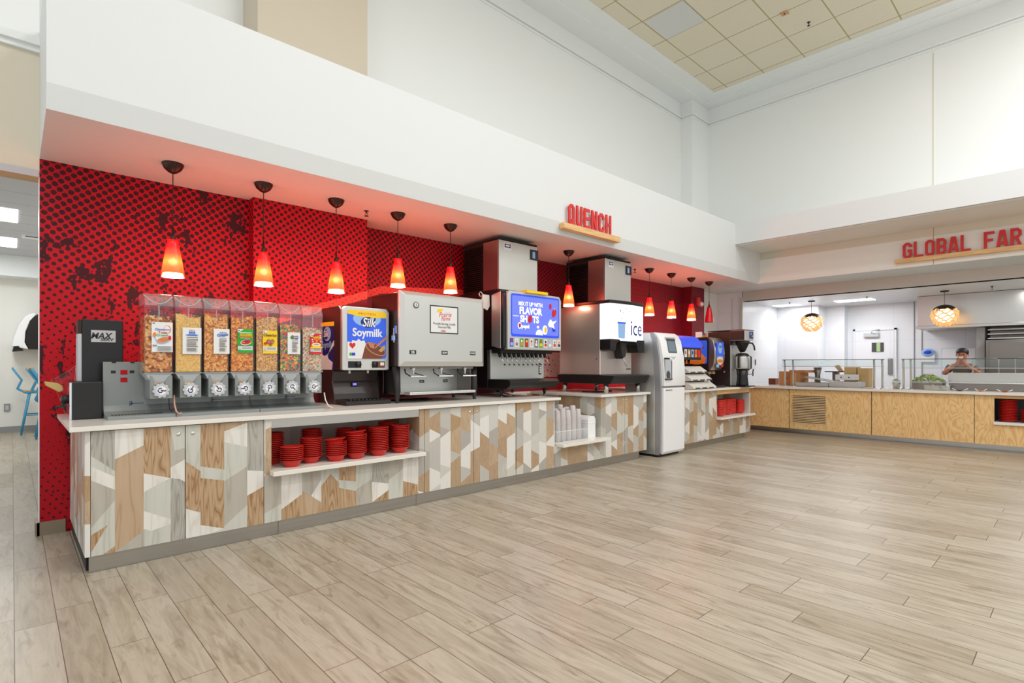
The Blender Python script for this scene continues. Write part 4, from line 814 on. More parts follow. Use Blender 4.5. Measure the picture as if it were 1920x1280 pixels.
d.text('Soymilk', w*.50, h*.55, .105, 'white', .93, .028)
d.poly([(0, 0), (w*.42, 0), (w*.46, h*.30), (w*.42, h*.38), (w*.34, h*.36), (w*.28, h*.41), (w*.22, h*.36), (w*.12, h*.38), (w*.10, h*.33), (0, h*.35)], 'paper')
d.heart(w*.12, h*.27, .033, 'red'); d.rect(w*.05, .028, w*.10, .055, 'green'); d.rect(w*.105, .028, w*.19, .055, 'blue')
d.poly([(w*.36, 0), (w*.42, h*.20), (w*.47, h*.33), (w*.62, h*.30), (w*.78, h*.24), (w*.96, h*.14), (w*.90, h*.06), (w*.86, 0)], 'choc'); d.ell(w*.71, h*.20, .115, .05, 'choc_l', -.42); d.ell(w*.71, h*.205, .105, .042, 'choc', -.42)
d.poly([(w*.49, h*.36), (w*.58, h*.33), (w*.68, h*.30), (w*.66, h*.21), (w*.56, h*.24)], 'choc_l'); d.poly([(w*.66, h*.22), (w*.70, h*.22), (w*.99, h*.42), (w*.99, h*.48), (w*.88, h*.40)], 'choc_l'); d.poly([(w*.78, h*.17), (w*.94, h*.30), (w*.97, h*.22), (w*.86, h*.14)], 'tan')
d.mb.build('front_picture', t)
mb = MB(); mb.box(X0+.055, 4.672, ZT+.348, X0+.185, 4.675, ZT+.41, 'black'); mb.box(X0+.30, 4.672, ZT+.348, X0+.435, 4.675, ZT+.41, 'black'); mb.box(X0+.36, 4.671, ZT+.352, X0+.432, 4.672, ZT+.406, 'choc'); mb.box(X0+.385, 4.670, ZT+.37, X0+.425, 4.671, ZT+.40, 'paper'); mb.build('button_panels', t)
for bx in (.155, .325):
    mb = MB(); mb.lathe((X0+bx, 4.672, ZT+.38), [(0, -.022), (.024, -.02), (.028, -.006), (.028, 0)], 'black', 18, axis='y'); mb.build('button', t)
for bx in (.11, .30):
    mb = MB(); mb.cyl((X0+bx, 4.76, ZT+.295), (X0+bx, 4.76, ZT+.34), .010, 'white', 10); mb.build('nozzle', t)
mb = MB(); mb.box(X0+.19, 4.868, ZT+.17, X0+.27, 4.90, ZT+.205, 'black'); mb.box(X0+.20, 4.8665, ZT+.178, X0+.235, 4.869, ZT+.198, mat('display_violet', (90, 80, 240), .4, 0, (110, 100, 255), 2)); mb.build('display', t)
d = Decal((X0-.0005, 5.15, ZT+.33), '-x'); w, h = .30, .46
d.rrect(0, 0, w, h, .02, 'navy'); d.poly([(0, h*.92), (w, h*.90), (w, h*.99), (0, h)], 'yellow'); d.ell(w*.5, h*.75, .08, .07, 'lblue'); d.ell(w*.42, h*.74, .05, .05, 'navy'); d.text('Silk', w*.42, h*.76, .09, 'white', .8, .02, .2)
d.text('Soymilk', w*.5, h*.53, .085, 'lblue', .85, .02); d.poly([(0, 0), (w*.85, 0), (w*.9, h*.15), (w*.6, h*.22), (w*.5, h*.32), (w*.3, h*.28), (0, h*.36)], 'paper'); d.poly([(w*.45, h*.28), (w*.55, h*.30), (w, h*.6), (w, h*.5)], 'paper'); d.mb.build('side_sticker', t)

# wide stainless milk dispenser
t = thing('milk_dispenser', 'wide pale stainless milk dispenser with three taps on black legs', 'drink dispenser', (3.26, 4.8, ZT))
X0, X1 = 2.735, 3.80
mb = MB(); mb.box(X0+.002, 4.56, 1.262, X1-.01, 5.08, 1.99, 'brown_side'); mb.build('body', t, .01)
mb = MB(); mb.box(X0+.0, 4.80, 1.80, X0+.0015, 5.05, 1.985, 'sign_red'); 
mb = MB(); y = 4.5
o_ = [(X0+.0, 1.265), (X1, 1.265), (X1, 2.0), (X0+.0, 2.005)]; i_ = [(X0+.045, 1.315), (X1-.05, 1.315), (X1-.05, 1.95), (X0+.045, 1.965)]
vs = [(a, y+.035, b) for a, b in o_]+[(a, y, b) for a, b in i_]+[(a, y+.06, b) for a, b in o_]
mb.add(vs, [(4, 5, 6, 7), (0, 1, 5, 4), (1, 2, 6, 5), (2, 3, 7, 6), (3, 0, 4, 7), (0, 8, 9, 1), (1, 9, 10, 2), (2, 10, 11, 3), (3, 11, 8, 0), (11, 10, 9, 8)], 'steel_w'); mb.build('door', t, .004)
mb = MB(); mb.lathe((2.905, y, 1.87), [(0, -.006), (.022, -.006), (.03, -.008), (.034, -.004), (.034, 0)], 'steel_d', 24, axis='y'); mb.lathe((2.905, y-.0062, 1.87), [(0, -.001), (.02, -.001), (.021, 0)], 'paper', 20, axis='y'); mb.box(2.90, y-.009, 1.86, 2.905, y-.007, 1.885, 'ink'); mb.build('thermometer', t)
d = Decal((3.068, y, 1.60)); w, h = .355, .285
d.rect(0, 0, w, h, 'ink'); d.rect(.012, .012, w-.012, h-.012, 'paper'); d.poly([(w*.24, h*.74), (w*.42, h*.80), (w*.46, h*.89), (w*.27, h*.87)], 'yellow'); d.text('Prairie', w*.52, h*.70, .075, 'sign_red', .8, .0, .35, .08); d.text('Farms', w*.54, h*.55, .058, 'sign_red', .8, .0, .35, .08)
d.text('Proudly Serving Locally', w*.5, h*.36, .033, 'ink', .9); d.text('Sourced Milk', w*.5, h*.24, .033, 'ink', .9); d.text('NDSU', w*.46, h*.10, .022, 'sign_red', 1, .03); d.mb.build('notice', t)
for a, s in ((2.87, '2%'), (3.25, 'SKIM'), (3.62, 'CHOC')):
    d = Decal((a-.04, y, 1.385)); d.rect(0, 0, .078, .04, 'ink'); d.text(s, .039, .021, .034 if s == '2%' else .026, 'paper', 1, .03); d.mb.build('tap_label', t)
mb = MB(); mb.box(X0+.02, 4.60, 1.24, X1-.06, 4.64, 1.262, 'steel_d'); mb.box(X0+.02, 4.86, 1.0, X1-.10, 4.875, 1.262, 'steel_w'); mb.box(X0+.02, 4.62, 1.0, X0+.03, 4.86, 1.262, 'steel_d'); mb.box(X1-.12, 4.62, 1.0, X1-.105, 4.86, 1.262, 'steel_d'); mb.box(X0+.02, 4.60, .99, X1-.10, 4.875, 1.0, 'steel'); mb.box(X0+.018, 4.595, 1.0, X0+.02, 4.60, 1.01, 'steel'); mb.build('tap_compartment', t)
mb = MB(); mb.box(X0+.10, 4.50, .985, X1-.14, 4.60, 1.012, 'steel_w'); mb.build('drip_tray', t, .004)
for a in (2.93, 3.27, 3.58):
    mb = MB(); mb.lathe((a, 4.585, 1.185), [(0, 0), (.008, 0), (.009, .045), (.016, .05), (.017, .066), (0, .066)], 'white', 12); mb.tube([(a-.09, 4.60, 1.24), (a-.09, 4.59, 1.20), (a-.045, 4.56, 1.165)], .007, 'black', 6)
    mb.tube([(a+.01, 4.60, 1.20), (a+.11, 4.56, 1.17)], .005, 'black', 6); mb.cyl((a-.05, 4.555, 1.165), (a+.13, 4.555, 1.165), .007, 'white', 8); mb.build('tap', t)
    d = Decal((a-.09, 4.8595, 1.09)); d.rect(0, 0, .06, .03, 'ink'); d.text('MILK', .03, .015, .018, 'paper', 1, .02); d.mb.build('tap_sticker', t)
for lx, ly in ((X0+.025, 4.62), (X1-.07, 4.62), (X0+.025, 5.0), (X1-.07, 5.0)):
    mb = MB(); q = [(.045, 1.262), (.03, 1.02), (.018, ZT+.012), (.024, ZT)]
    mb.tube([(lx, ly-.01+(.02 if k == 0 else 0), z) for k, (r, z) in enumerate(q)], [.04, .034, .017, .020], 'black_m', 8); mb.build('leg', t)
mb = MB(); mb.box(X0-.012, 4.60, 1.50, X0, 4.62, 1.64, 'chrome'); mb.box(X0-.016, 4.57, 1.585, X0-.002, 4.60, 1.66, 'chrome'); mb.build('latch', t)
mb = MB(); mb.box(X0-.035, 4.575, 1.52, X0-.018, 4.615, 1.565, 'lblue'); mb.tube([(X0-.026, 4.58, 1.565), (X0-.026, 4.583, 1.59), (X0-.026, 4.607, 1.59), (X0-.026, 4.61, 1.565)], .003, 'chrome', 6); mb.build('padlock', t)
mb = MB(); mb.tube([(2.80, 4.95, .912), (2.95, 4.78, .912), (3.15, 4.72, .912), (3.3, 4.80, .912), (3.2, 4.9, .912), (3.0, 4.86, .912), (2.9, 4.98, .912), (3.4, 5.02, .912)], .006, 'black', 6)
solo(mb, 'power_cord', (3.05, 4.85, .906), 'black power cord lying under the wide milk dispenser', 'cord')

# cola fountain
t = thing('soda_fountain', 'cola fountain with a glowing blue flavour-shots screen and a row of taps', 'drink dispenser', (4.6, 4.85, ZT))
X0, X1 = 4.165, 5.075
m_scr = mat('screen_blue', (90, 104, 225), .3, 0, (98, 112, 232), .75); m_scr2 = mat('screen_edge', (40, 70, 200), .3, 0, (36, 70, 205), .7)
m_txt = mat('screen_white', (255, 255, 255), .3, 0, (255, 255, 255), .75)
mb = MB(); mb.box(4.13, 4.80, 1.0, 5.04, 5.40, 1.46, 'steel_w'); mb.box(4.10, 4.82, 1.0, 4.13, 5.38, 1.46, 'black'); mb.build('base', t, .006)
mb = MB(); mb.prism([(4.59, 1.46), (4.56, 1.50), (4.56, 2.10), (4.60, 2.145), (4.95, 2.16), (5.40, 2.16), (5.40, 1.46)], 'x', X0-.05, X1-.0, 'black'); mb.build('head', t, .02)
mb = MB(); mb.prism([(X0-.005, 1.46), (X1, 1.46), (X1+.005, 2.08), (X1-.03, 2.135), (X0+.03, 2.14), (X0-.005, 2.10)], 'y', 4.535, 4.60, 'steel_w'); mb.prism([(4.60, 1.47), (4.60, 2.13), (4.76, 2.10), (4.76, 1.50)], 'x', X0-.056, X0-.049, 'steel_w'); mb.build('front_bezel', t, .012)
d = Decal((X0+.045, 4.5345, 1.612)); w, h = .83, .50
d.rrect(0, 0, w, h, .03, m_scr2); d.rrect(.02, .03, w-.015, h-.022, .02, m_scr)
d.text('MIX IT UP WITH', w*.39, h*.785, .068, m_txt, .82, .015); d.text('FLAVOR', w*.39, h*.625, .112, m_txt, .92, .035); d.text('SH', w*.25, h*.43, .11, m_txt, .92, .035); d.text('TS', w*.49, h*.43, .11, m_txt, .92, .035)
d.ell(w*.375, h*.43, .034, .046, 'red', -.2); d.rect(w*.04, h*.475, w*.15, h*.485, m_txt); d.ell(w*.165, h*.26, .028, .036, m_txt); d.ell(w*.165, h*.275, .022, .018, 'red', .3); d.ell(w*.165, h*.235, .02, .010, 'blue', .3); d.text('pepsi', w*.275, h*.255, .062, m_txt, 1, .03)
d.ell(w*.80, h*.78, .02, .035, 'red'); d.ell(w*.88, h*.63, .035, .055, 'red', -.3); d.ell(w*.885, h*.73, .018, .01, 'lblue', .8); d.poly([(w*.76, h*.36), (w*.80, h*.46), (w*.84, h*.40), (w*.93, h*.44), (w*.86, h*.34), (w*.88, h*.24), (w*.82, h*.28)], m_txt); d.ell(w*.80, h*.33, .035, .03, m_txt); d.poly([(w*.84, h*.26), (w*.92, h*.18), (w*.86, h*.16)], 'blue')
d.ell(w*.68, h*.19, .036, .055, m_txt); d.ell(w*.685, h*.19, .022, .040, 'yellow'); d.poly([(w*.50, .03)]+[(w*.56+.055*math.cos(a), .03+.065*math.sin(a)) for a in [math.pi-k*math.pi/8 for k in range(9)]], m_txt); d.ell(w*.53, h*.25, .01, .014, m_txt)
d.mb.build('screen', t)
cols = ['blue', 'paper', 'green', 'choc', 'paper', 'grey_d', 'green', 'paper', 'grey_l', 'paper', 'paper']; acc = ['lblue', 'inkgrey', 'orange', 'red', 'grey_l', 'paper', 'yellow', 'sign_red', 'paper', 'sign_red', 'ink']
for k in range(11):
    a = X0+.03+k*.0815; d = Decal((a, 4.5345, 1.492)); d.rect(0, 0, .054, .10, cols[k]); d.rect(.008, .014, .046, .05, acc[k]); d.ell(.027, .07, .014, .016, acc[(k+3) % 11]); d.mb.build('flavour_card', t)
mb = MB(); mb.box(X0-.02, 4.64, 1.42, X1-.05, 4.80, 1.46, 'black_m'); mb.build('valve_bar', t)
for k in range(11):
    a = X0+.02+k*.076; mb = MB(); mb.lathe((a, 4.70, 1.37), [(0, 0), (.010, 0), (.020, .03), (.024, .055), (0, .055)], 'black', 10); mb.tube([(a, 4.68, 1.40), (a+.002, 4.655, 1.34), (a+.014, 4.63, 1.29)], .0045, 'chrome', 6); mb.box(a+.004, 4.622, 1.275, a+.026, 4.632, 1.29, 'black'); mb.build('tap', t)
mb = MB(); mb.box(4.945, 4.794, 1.16, 4.985, 4.80, 1.30, 'black'); 
for k in range(4): mb.box(4.952, 4.7925, 1.175+k*.03, 4.980, 4.794, 1.197+k*.03, 'paper')
mb.build('key_panel', t)
mb = MB(); mb.prism([(4.42, 1.085), (4.46, 1.115), (4.80, 1.115), (4.80, 1.0), (4.50, 1.0), (4.43, 1.04)], 'x', 4.10, 4.92, 'black'); mb.build('drip_tray', t, .006)
mb = MB(); mb.box(4.44, 4.50, 2.135, 4.80, 4.66, 2.165, 'yellow'); mb.build('yellow_tape', t)
for lx, ly in ((4.14, 4.62), (4.86, 4.62), (4.14, 5.3), (4.95, 5.3)):
    mb = MB(); mb.tube([(lx, ly, 1.0), (lx, ly, .96), (lx, ly, .925)], [.028, .022, .014], 'black_m', 10); mb.lathe((lx, ly, ZT), [(0, .022), (.010, .022), (.018, .008), (.018, 0), (0, 0)][::-1], 'steel_d', 12); mb.build('leg', t)
mb = MB(); mb.tube([(4.20, 4.86, .99), (4.22, 4.76, .95), (4.30, 4.68, .915)], .02, 'steel_d', 8); mb.tube([(4.27, 4.90, .99), (4.28, 4.80, .95), (4.36, 4.68, .915)], .018, 'copper', 8); mb.build('supply_hoses', t)
mb = MB(); mb.prism([(X0-.18, 1.95), (X0-.17, 2.10), (X0-.07, 2.10), (X0-.065, 1.97), (X0-.10, 1.92)], 'y', 4.78, 4.80, 'offwhite'); mb.tube([(X0-.16, 4.79, 2.10), (X0-.20, 4.79, 2.13), (X0-.22, 4.79, 2.10), (X0-.20, 4.79, 2.07)], .006, 'offwhite', 6)
mb.build('hanging_towel', t)

def ice_machine(X0, X1, Y0, Y1, z0, z1, lab):
    t = thing('ice_machine', lab, 'ice machine', ((X0+X1)/2, (Y0+Y1)/2, z0), 'stainless ice machines under the soffit')
    ys = Y0+(Y1-Y0)*.42
    mb = MB(); mb.box(X0+.004, Y0+.012, z0, X1-.004, Y1, z1-.012, 'black_m'); mb.box(X0, Y0+.02, z0+.012, X0+.005, ys, z1-.03, 'steel_r'); mb.build('body', t, .004)
    mb = MB(); mb.box(X0-.002, Y0-.002, z1-.025, X1+.002, Y1, z1, 'black'); mb.build('top_cover', t, .012)
    mb = MB(); mb.box(X0+.002, Y0, z0+.01, X1-.002, Y0+.012, z1-.03, 'steel_w'); mb.build('front_panel', t, .003)
    mb = MB()
    for k in range(22):
        z = z0+.03+k*(z1-z0-.08)/22
        mb.prism([(X0-.014, z), (X0+.004, z+.018), (X0+.004, z+.008), (X0-.012, z-.004)], 'y', ys+.01, Y1-.01, 'black')
    mb.build('vent_louvres', t)
    d = Decal((X0+.08, Y0, z1-.14)); d.rrect(0, 0, .12, .085, .01, 'white'); d.rect(.012, .03, .108, .075, 'navy'); d.poly([(.02, .052), (.05, .07), (.045, .052), (.05, .035)], 'white'); d.poly([(.10, .052), (.07, .07), (.075, .052), (.07, .035)], 'white'); d.ell(.06, .052, .01, .014, 'white'); d.mb.build('emblem', t)
    mb = MB(); mb.box(X1-.13, Y0-.012, z1-.20, X1+.002, Y0, z1-.075, 'black'); mb.box(X1-.10, Y0-.014, z1-.18, X1-.055, Y0-.012, z1-.10, 'lblue'); mb.build('control_panel', t, .006)
ice_machine(4.19, 4.84, 4.72, 5.40, 2.165, 2.79, 'left stainless ice machine, above the cola fountain')
ice_machine(6.005, 6.62, 4.55, 5.26, 2.155, 2.79, 'right stainless ice machine, above the ice dispenser')

# ice dispenser
t = thing('ice_dispenser', 'tall stainless ice dispenser with a glowing white ice picture panel', 'ice dispenser', (6.0, 4.7, ZT))
X0, X1 = 5.70, 6.42
mb = MB(); mb.box(X0, 4.40, 1.145, X1, 5.12, 2.12, 'steel_s'); mb.build('body', t, .01)
m_ice = mat('ice_panel', (235, 242, 252), .3, 0, (232, 240, 255), .85)
mb = MB(); arc = [(X0-.005+(X1-X0+.06)*k/12, 4.28-.07*math.sin(math.pi*(.15+.7*k/12))) for k in range(13)]
mb.prism(arc+[(X1+.055, 4.40), (X0-.005, 4.40)], 'z', 1.60, 2.09, m_ice); mb.build('picture_panel', t)
mb = MB(); mb.prism([(a, b-.008) for a, b in arc]+[(X1+.06, 5.10), (X0-.01, 5.10)], 'z', 2.09, 2.135, 'black'); mb.build('top_cover', t, .008)
yb_ = lambda x: 4.28-.07*math.sin(math.pi*(.15+.7*(x-X0+.005)/(X1-X0+.06)))-.002
def icemb(m, pts): return [(x, yb_(x), z) for x, z in pts]
mb = MB()
def curved(pts, m, lift=0): 
    ar = sum(pts[i][0]*pts[(i+1) % len(pts)][1]-pts[(i+1) % len(pts)][0]*pts[i][1] for i in range(len(pts)))
    if ar < 0: pts = pts[::-1]
    mb.add([(x, yb_(x)-lift, z) for x, z in pts], [tuple(range(len(pts)))], m)
vs, fs = text_geo('ice', .95, .0); ml = MB(); ml.add([(6.27+a*.30, yb_(6.27+a*.30)-.001, 1.79+b*.30) for a, b in vs], fs, 'navy'); ml.build('lettering', t)
curved([(5.86, 1.64), (5.99, 1.63), (6.0, 1.84), (5.85, 1.84)], 'lblue'); curved([(5.84, 1.83), (6.01, 1.83), (6.01, 1.85), (5.84, 1.85)], m_sb, .002)
for a, b, r in ((5.90, 2.0, .02), (5.96, 1.98, .014), (6.02, 2.03, .012), (5.93, 1.90, .012), (5.98, 1.91, .01), (6.08, 2.0, .01)): curved([(a-r*.5, b-r), (a+r*.4, b-r*.8), (a+r*.5, b+r), (a-r*.4, b+r*.8)], 'inkgrey', .001)
mb.build('ice_graphic', t)
mb = MB(); mb.prism([(X0-.01, 1.60), (X0-.01, 1.48), (X0+.09, 1.46), (X0+.12, 1.56), (X0+.18, 1.60)], 'y', 4.22, 4.40, 'black'); mb.prism([(X1+.05, 1.60), (X1+.05, 1.45), (X1-.10, 1.45), (X1-.13, 1.55), (X1-.20, 1.60)], 'y', 4.22, 4.40, 'black'); mb.box(X0-.01, 4.22, 1.595, X1+.05, 4.40, 1.62, 'black'); mb.build('chute_surround', t, .006)
mb = MB(); mb.prism([(X0+.27, 1.60), (X0+.42, 1.60), (X0+.40, 1.40), (X0+.33, 1.36), (X0+.30, 1.46)], 'y', 4.27, 4.395, 'black_m'); mb.build('ice_chute', t, .01)
mb = MB(); mb.tube([(X0+.32, 4.30, 1.42), (X0+.36, 4.27, 1.34), (X0+.40, 4.26, 1.26)], .009, 'grey_l', 8); mb.build('lever', t)
d = Decal((X1-.13, 4.3995, 1.215)); d.text('LANCER', .05, .01, .03, 'ink', 1, .03); d.mb.build('maker_mark', t)
mb = MB(); mb.prism([(4.14, 1.13), (4.16, 1.145), (5.12, 1.145), (5.12, 1.03), (4.20, 1.03)], 'x', X0-.05, X1+.06, 'black'); mb.build('drip_tray', t, .006)
for lx, ly in ((X0, 4.30), (X1, 4.30), (X0, 5.02), (X1, 5.02)):
    mb = MB(); mb.cyl((lx, ly, ZT), (lx, ly, 1.03), .032, 'steel', 16); mb.build('leg', t)
mb = MB(); mb.cyl((X0-.003, 4.46, 1.36), (X0+.001, 4.46, 1.36), .009, 'black', 10); mb.build('side_screw', t)
mb = MB(); mb.tube([(5.75, 4.75, .912), (5.85, 4.6, .912), (6.05, 4.55, .912), (6.25, 4.62, .912), (6.3, 4.8, .93)], .008, 'black', 6); solo(mb, 'power_cord', (6, 4.6, .906), 'black power cord lying under the ice dispenser', 'cord')

# white floor kiosk
t = thing('drink_kiosk', 'tall white and silver free-standing drink kiosk with a small screen', 'kiosk', (6.83, 4.25, 0))
X0, X1 = 6.535, 7.115
mb = MB(); mb.prism([(4.10, .03), (4.10, 1.66), (4.16, 1.735), (4.60, 1.745), (4.60, .03)], 'x', X0+.008, X1-.008, 'steel_w'); mb.build('cabinet', t, .01)
mb = MB(); mb.prism([(4.01, .06), (4.00, .98), (4.03, 1.40), (4.08, 1.66), (4.13, 1.735), (4.18, 1.735), (4.14, 1.60), (4.12, 1.40), (4.10, .98), (4.10, .03), (4.05, .03)], 'x', X0, X1, 'frame_grey'); mb.build('front_frame', t, .006)
mb = MB(); mb.prism([(4.0, .04), (3.975, .08), (3.97, .96), (4.02, .96), (4.02, .04)], 'x', X0+.03, X1+.012, 'white'); mb.build('lower_door', t, .01)
mb = MB(); prof = [(3.965, .985), (3.965, 1.15), (3.985, 1.40), (4.03, 1.62), (4.075, 1.70), (4.13, 1.738), (4.16, 1.735), (4.06, 1.55), (4.04, 1.3), (4.03, .985)]
mb.prism(prof, 'x', X0+.03, X1+.012, 'white', True); mb.build('upper_door', t, .006)
mb = MB(); n_ = Vector((0, -.205, .045)).normalized(); up = Vector((0, .045, .22)).normalized()
d = Decal((X0+.17, 3.988, 1.41), (Vector((1, 0, 0)), up, Vector((0, -up.z, up.y)))); d.poly([(0, .0), (.14, -.05), (.27, .02), (.27, .27), (0, .27)], 'grey_l'); d.rect(.02, .04, .25, .25, 'grey_d'); d.rect(.04, .06, .23, .21, mat('kiosk_screen', (120, 138, 150), .2)); d.mb.build('screen', t)
mb = MB(); mb.box(X0+.04, 3.952, 1.08, X0+.21, 3.967, 1.36, 'grey_l'); mb.box(X0+.195, 3.948, 1.09, X0+.205, 3.953, 1.34, 'navy'); mb.box(X0+.04, 3.946, 1.36, X0+.14, 3.972, 1.38, 'ink'); mb.box(X0+.04, 3.944, 1.075, X0+.21, 3.968, 1.09, 'ink'); mb.lathe((X0+.11, 3.953, 1.15), [(0, -.004), (.04, -.004), (.05, -.002), (.05, 0)], 'grey_d', 20, axis='y'); mb.box(X0+.07, 3.946, 1.10, X0+.15, 3.953, 1.16, 'grey_d'); mb.build('filling_nook', t)
mb = MB(); mb.box(X0+.08, 3.965, .925, X0+.24, 3.972, .937, 'inkgrey'); mb.build('handle_slot', t)
mb = MB(); mb.box(X0+.02, 4.06, 0, X1-.02, 4.56, .0295, 'black'); mb.build('plinth', t)

# second cola dispenser with trays
t = thing('soda_fountain', 'small cola fountain with a blue lit cap, half hidden behind the white kiosk', 'drink dispenser', (7.72, 4.5, ZT))
mb = MB(); mb.box(7.42, 4.40, ZT, 7.60, 4.62, 1.37, 'grey_d'); mb.box(7.42, 4.40, 1.37, 8.0, 4.62, 1.70, 'grey_d'); mb.build('body', t, .01)
mb = MB(); mb.prism([(4.16, 1.545), (4.165, 1.60), (4.22, 1.69), (4.28, 1.73), (4.399, 1.745), (4.399, 1.545)], 'x', 7.41, 8.01, m_scr2); mb.build('lit_cap', t, .01)
d = Decal((7.60, 4.185, 1.60), (Vector((1, 0, 0)), Vector((0, .5, .86)), Vector((0, -.86, .5)))); d.text('Pepsi', .24, .05, .13, m_txt, .9, .05, .1); d.mb.build('lettering', t)
mb = MB(); mb.prism([(4.17, 1.36), (4.17, 1.544), (4.399, 1.544), (4.399, 1.36)], 'x', 7.44, 7.99, 'black'); mb.build('card_panel', t, .006)
for k in range(5):
    d = Decal((7.47+k*.105, 4.1695, 1.40)); d.rect(0, 0, .075, .12, ['paper', 'tan', 'lblue', 'orange', 'sign_red'][k]); d.ell(.037, .07, .018, .03, ['sign_red', 'paper', 'navy', 'red', 'red'][k]); d.mb.build('flavour_card', t)
mb = MB()
for k in range(4): mb.lathe((7.52+k*.13, 4.34, 1.30), [(0, 0), (.012, 0), (.022, .03), (.022, .06), (0, .06)], 'black', 10)
mb.build('nozzles', t)
for k, (zz, nm) in enumerate(((ZT, 'bottom'), (1.027, 'middle'), (1.149, 'top'))):
    mb = MB(); y0 = 4.06+.04*k; xa, xb = 7.55, 8.28-.08*k
    mb.prism([(y0, zz+.01), (y0, zz+.035), (y0+.11, zz+.11), (y0+.145, zz+.11), (y0+.145, zz+.0)], 'x', xa, xb, 'offwhite'); 
    for j in range(3): mb.box(xa+.05+j*.22, y0-.002, zz+.012, xa+.20+j*.22, y0+.004, zz+.028, 'ink')
    pass
    solo(mb, 'lid_tray', ((xa+xb)/2, y0+.07, zz), 'sloping white lid tray beside the kiosk, '+nm+' of three', 'tray', 'white lid trays in a tier', .003)

# hot chocolate machine
t = thing('hot_drink_machine', 'black hot drink machine with a curved silver front and orange cup picture', 'drink dispenser', (8.62, 4.5, ZT))
X0, X1 = 8.42, 8.80
mb = MB(); mb.prism([(4.26, 1.22), (4.25, 1.70), (4.30, 1.745), (4.88, 1.745), (4.90, 1.72), (4.90, ZT), (4.42, ZT), (4.44, 1.05), (4.40, 1.18)], 'x', X0, X1, 'black'); mb.build('body', t, .012)
mb = MB(); arc = [(4.25, 1.735), (4.19, 1.68), (4.165, 1.55), (4.16, 1.42), (4.18, 1.28), (4.24, 1.19)]
mb.prism(arc+[(4.27, 1.20), (4.27, 1.735)], 'x', X0+.01, X1-.01, 'steel', True); mb.build('front_panel', t, .005)
d = Decal((X0+.06, 4.158, 1.42)); d.rrect(0, 0, .26, .24, .02, m_sb); d.ell(.13, .14, .07, .09, 'lblue'); d.text('Cafe', .13, .17, .06, 'navy', .9, .02); d.mb.build('front_picture', t)
d = Decal((X0+.06, 4.160, 1.30)); d.ell(.13, .06, .11, .08, 'offwhite'); d.ell(.13, .045, .10, .03, 'orange'); d.rect(.0, -.06, .09, -.01, 'lblue'); d.ell(.2, -.03, .04, .03, 'sign_red'); d.mb.build('cup_picture', t)
d = Decal((X0-.0005, 4.74, 1.30), '-x'); w, h = .45, .39
d.rrect(0, 0, w, h, .03, m_sb); d.ell(w*.55, h*.72, .12, .12, 'choc_l'); d.text('Cappuccino', w*.55, h*.72, .07, 'choc', .9, .02, .2); d.ell(w*.42, h*.30, .24, .12, 'orange', -.25); d.ell(w*.40, h*.36, .20, .085, 'tan', -.25); d.poly([(0, 0), (w*.9, 0), (w*.98, h*.3), (w*.5, h*.10), (0, h*.16)], 'orange'); d.mb.build('side_picture', t)
mb = MB(); mb.prism([(4.16, ZT), (4.155, ZT+.03), (4.20, ZT+.05), (4.43, ZT+.05), (4.43, ZT)], 'x', X0, X1, 'black'); mb.build('drip_tray', t, .005)
mb = MB(); mb.tube([(X0+.01, 4.40, 1.20), (X0+.01, 4.26, 1.12), (X0+.01, 4.20, 1.02), (X0+.01, 4.22, .96), (X0+.01, 4.30, .935)], .012, 'black', 8); mb.build('side_guard', t)
mb = MB(); mb.box(X0+.07, 4.30, 1.13, X0+.16, 4.38, 1.17, 'tan'); mb.box(X0+.21, 4.30, 1.13, X0+.30, 4.38, 1.17, 'tan'); mb.build('nozzles', t)
mb = MB(); mb.prism([(X0+.13, ZT+.055), (X0+.15, ZT+.18), (X0+.22, ZT+.22), (X0+.26, ZT+.12), (X0+.33, ZT+.11), (X0+.35, ZT+.055)], 'y', 4.405, 4.415, 'paper'); mb.prism([(X0+.17, ZT+.13), (X0+.18, ZT+.22), (X0+.23, ZT+.22), (X0+.24, ZT+.10)], 'y', 4.40, 4.405, 'choc'); mb.build('splash_picture', t)
t = thing('tea_box', 'small blue and orange packet standing on the hot drink machine', 'box', (8.6, 4.5, 1.747))
mb = MB(); mb.box(8.52, 4.45, 1.747, 8.56, 4.55, 1.84, 'paper'); mb.box(8.56, 4.45, 1.747, 8.72, 4.55, 1.82, 'orange'); mb.box(8.57, 4.447, 1.79, 8.66, 4.45, 1.822, 'blue'); mb.build('packet', t)

# coffee brewer
t = thing('coffee_brewer', 'tall dark red and steel coffee brewer at the end of the counter', 'coffee machine', (9.25, 4.4, ZT))
X0, X1 = 9.06, 9.42
mb = MB(); mb.box(X0, 4.20, ZT+.02, X1, 4.60, 1.86, 'brown_side'); mb.box(X0+.008, 4.188, ZT+.02, X1-.002, 4.20, 1.62, 'steel_w'); mb.build('body', t, .006)
mb = MB(); mb.box(X0, 3.95, 1.70, X1, 4.20, 1.87, 'steel_w'); mb.box(X0-.002, 3.952, 1.705, X0, 4.2, 1.865, 'brown_side'); mb.box(X0-.004, 3.945, 1.87, X1+.004, 4.60, 1.882, 'black'); mb.build('brew_head', t, .004)
mb = MB(); mb.box(X0+.20, 3.942, 1.735, X0+.34, 3.95, 1.85, 'navy'); mb.box(X0+.22, 3.940, 1.80, X0+.26, 3.942, 1.83, 'lblue'); mb.box(X0+.29, 3.940, 1.76, X0+.32, 3.942, 1.79, 'lblue'); mb.build('control_panel', t)
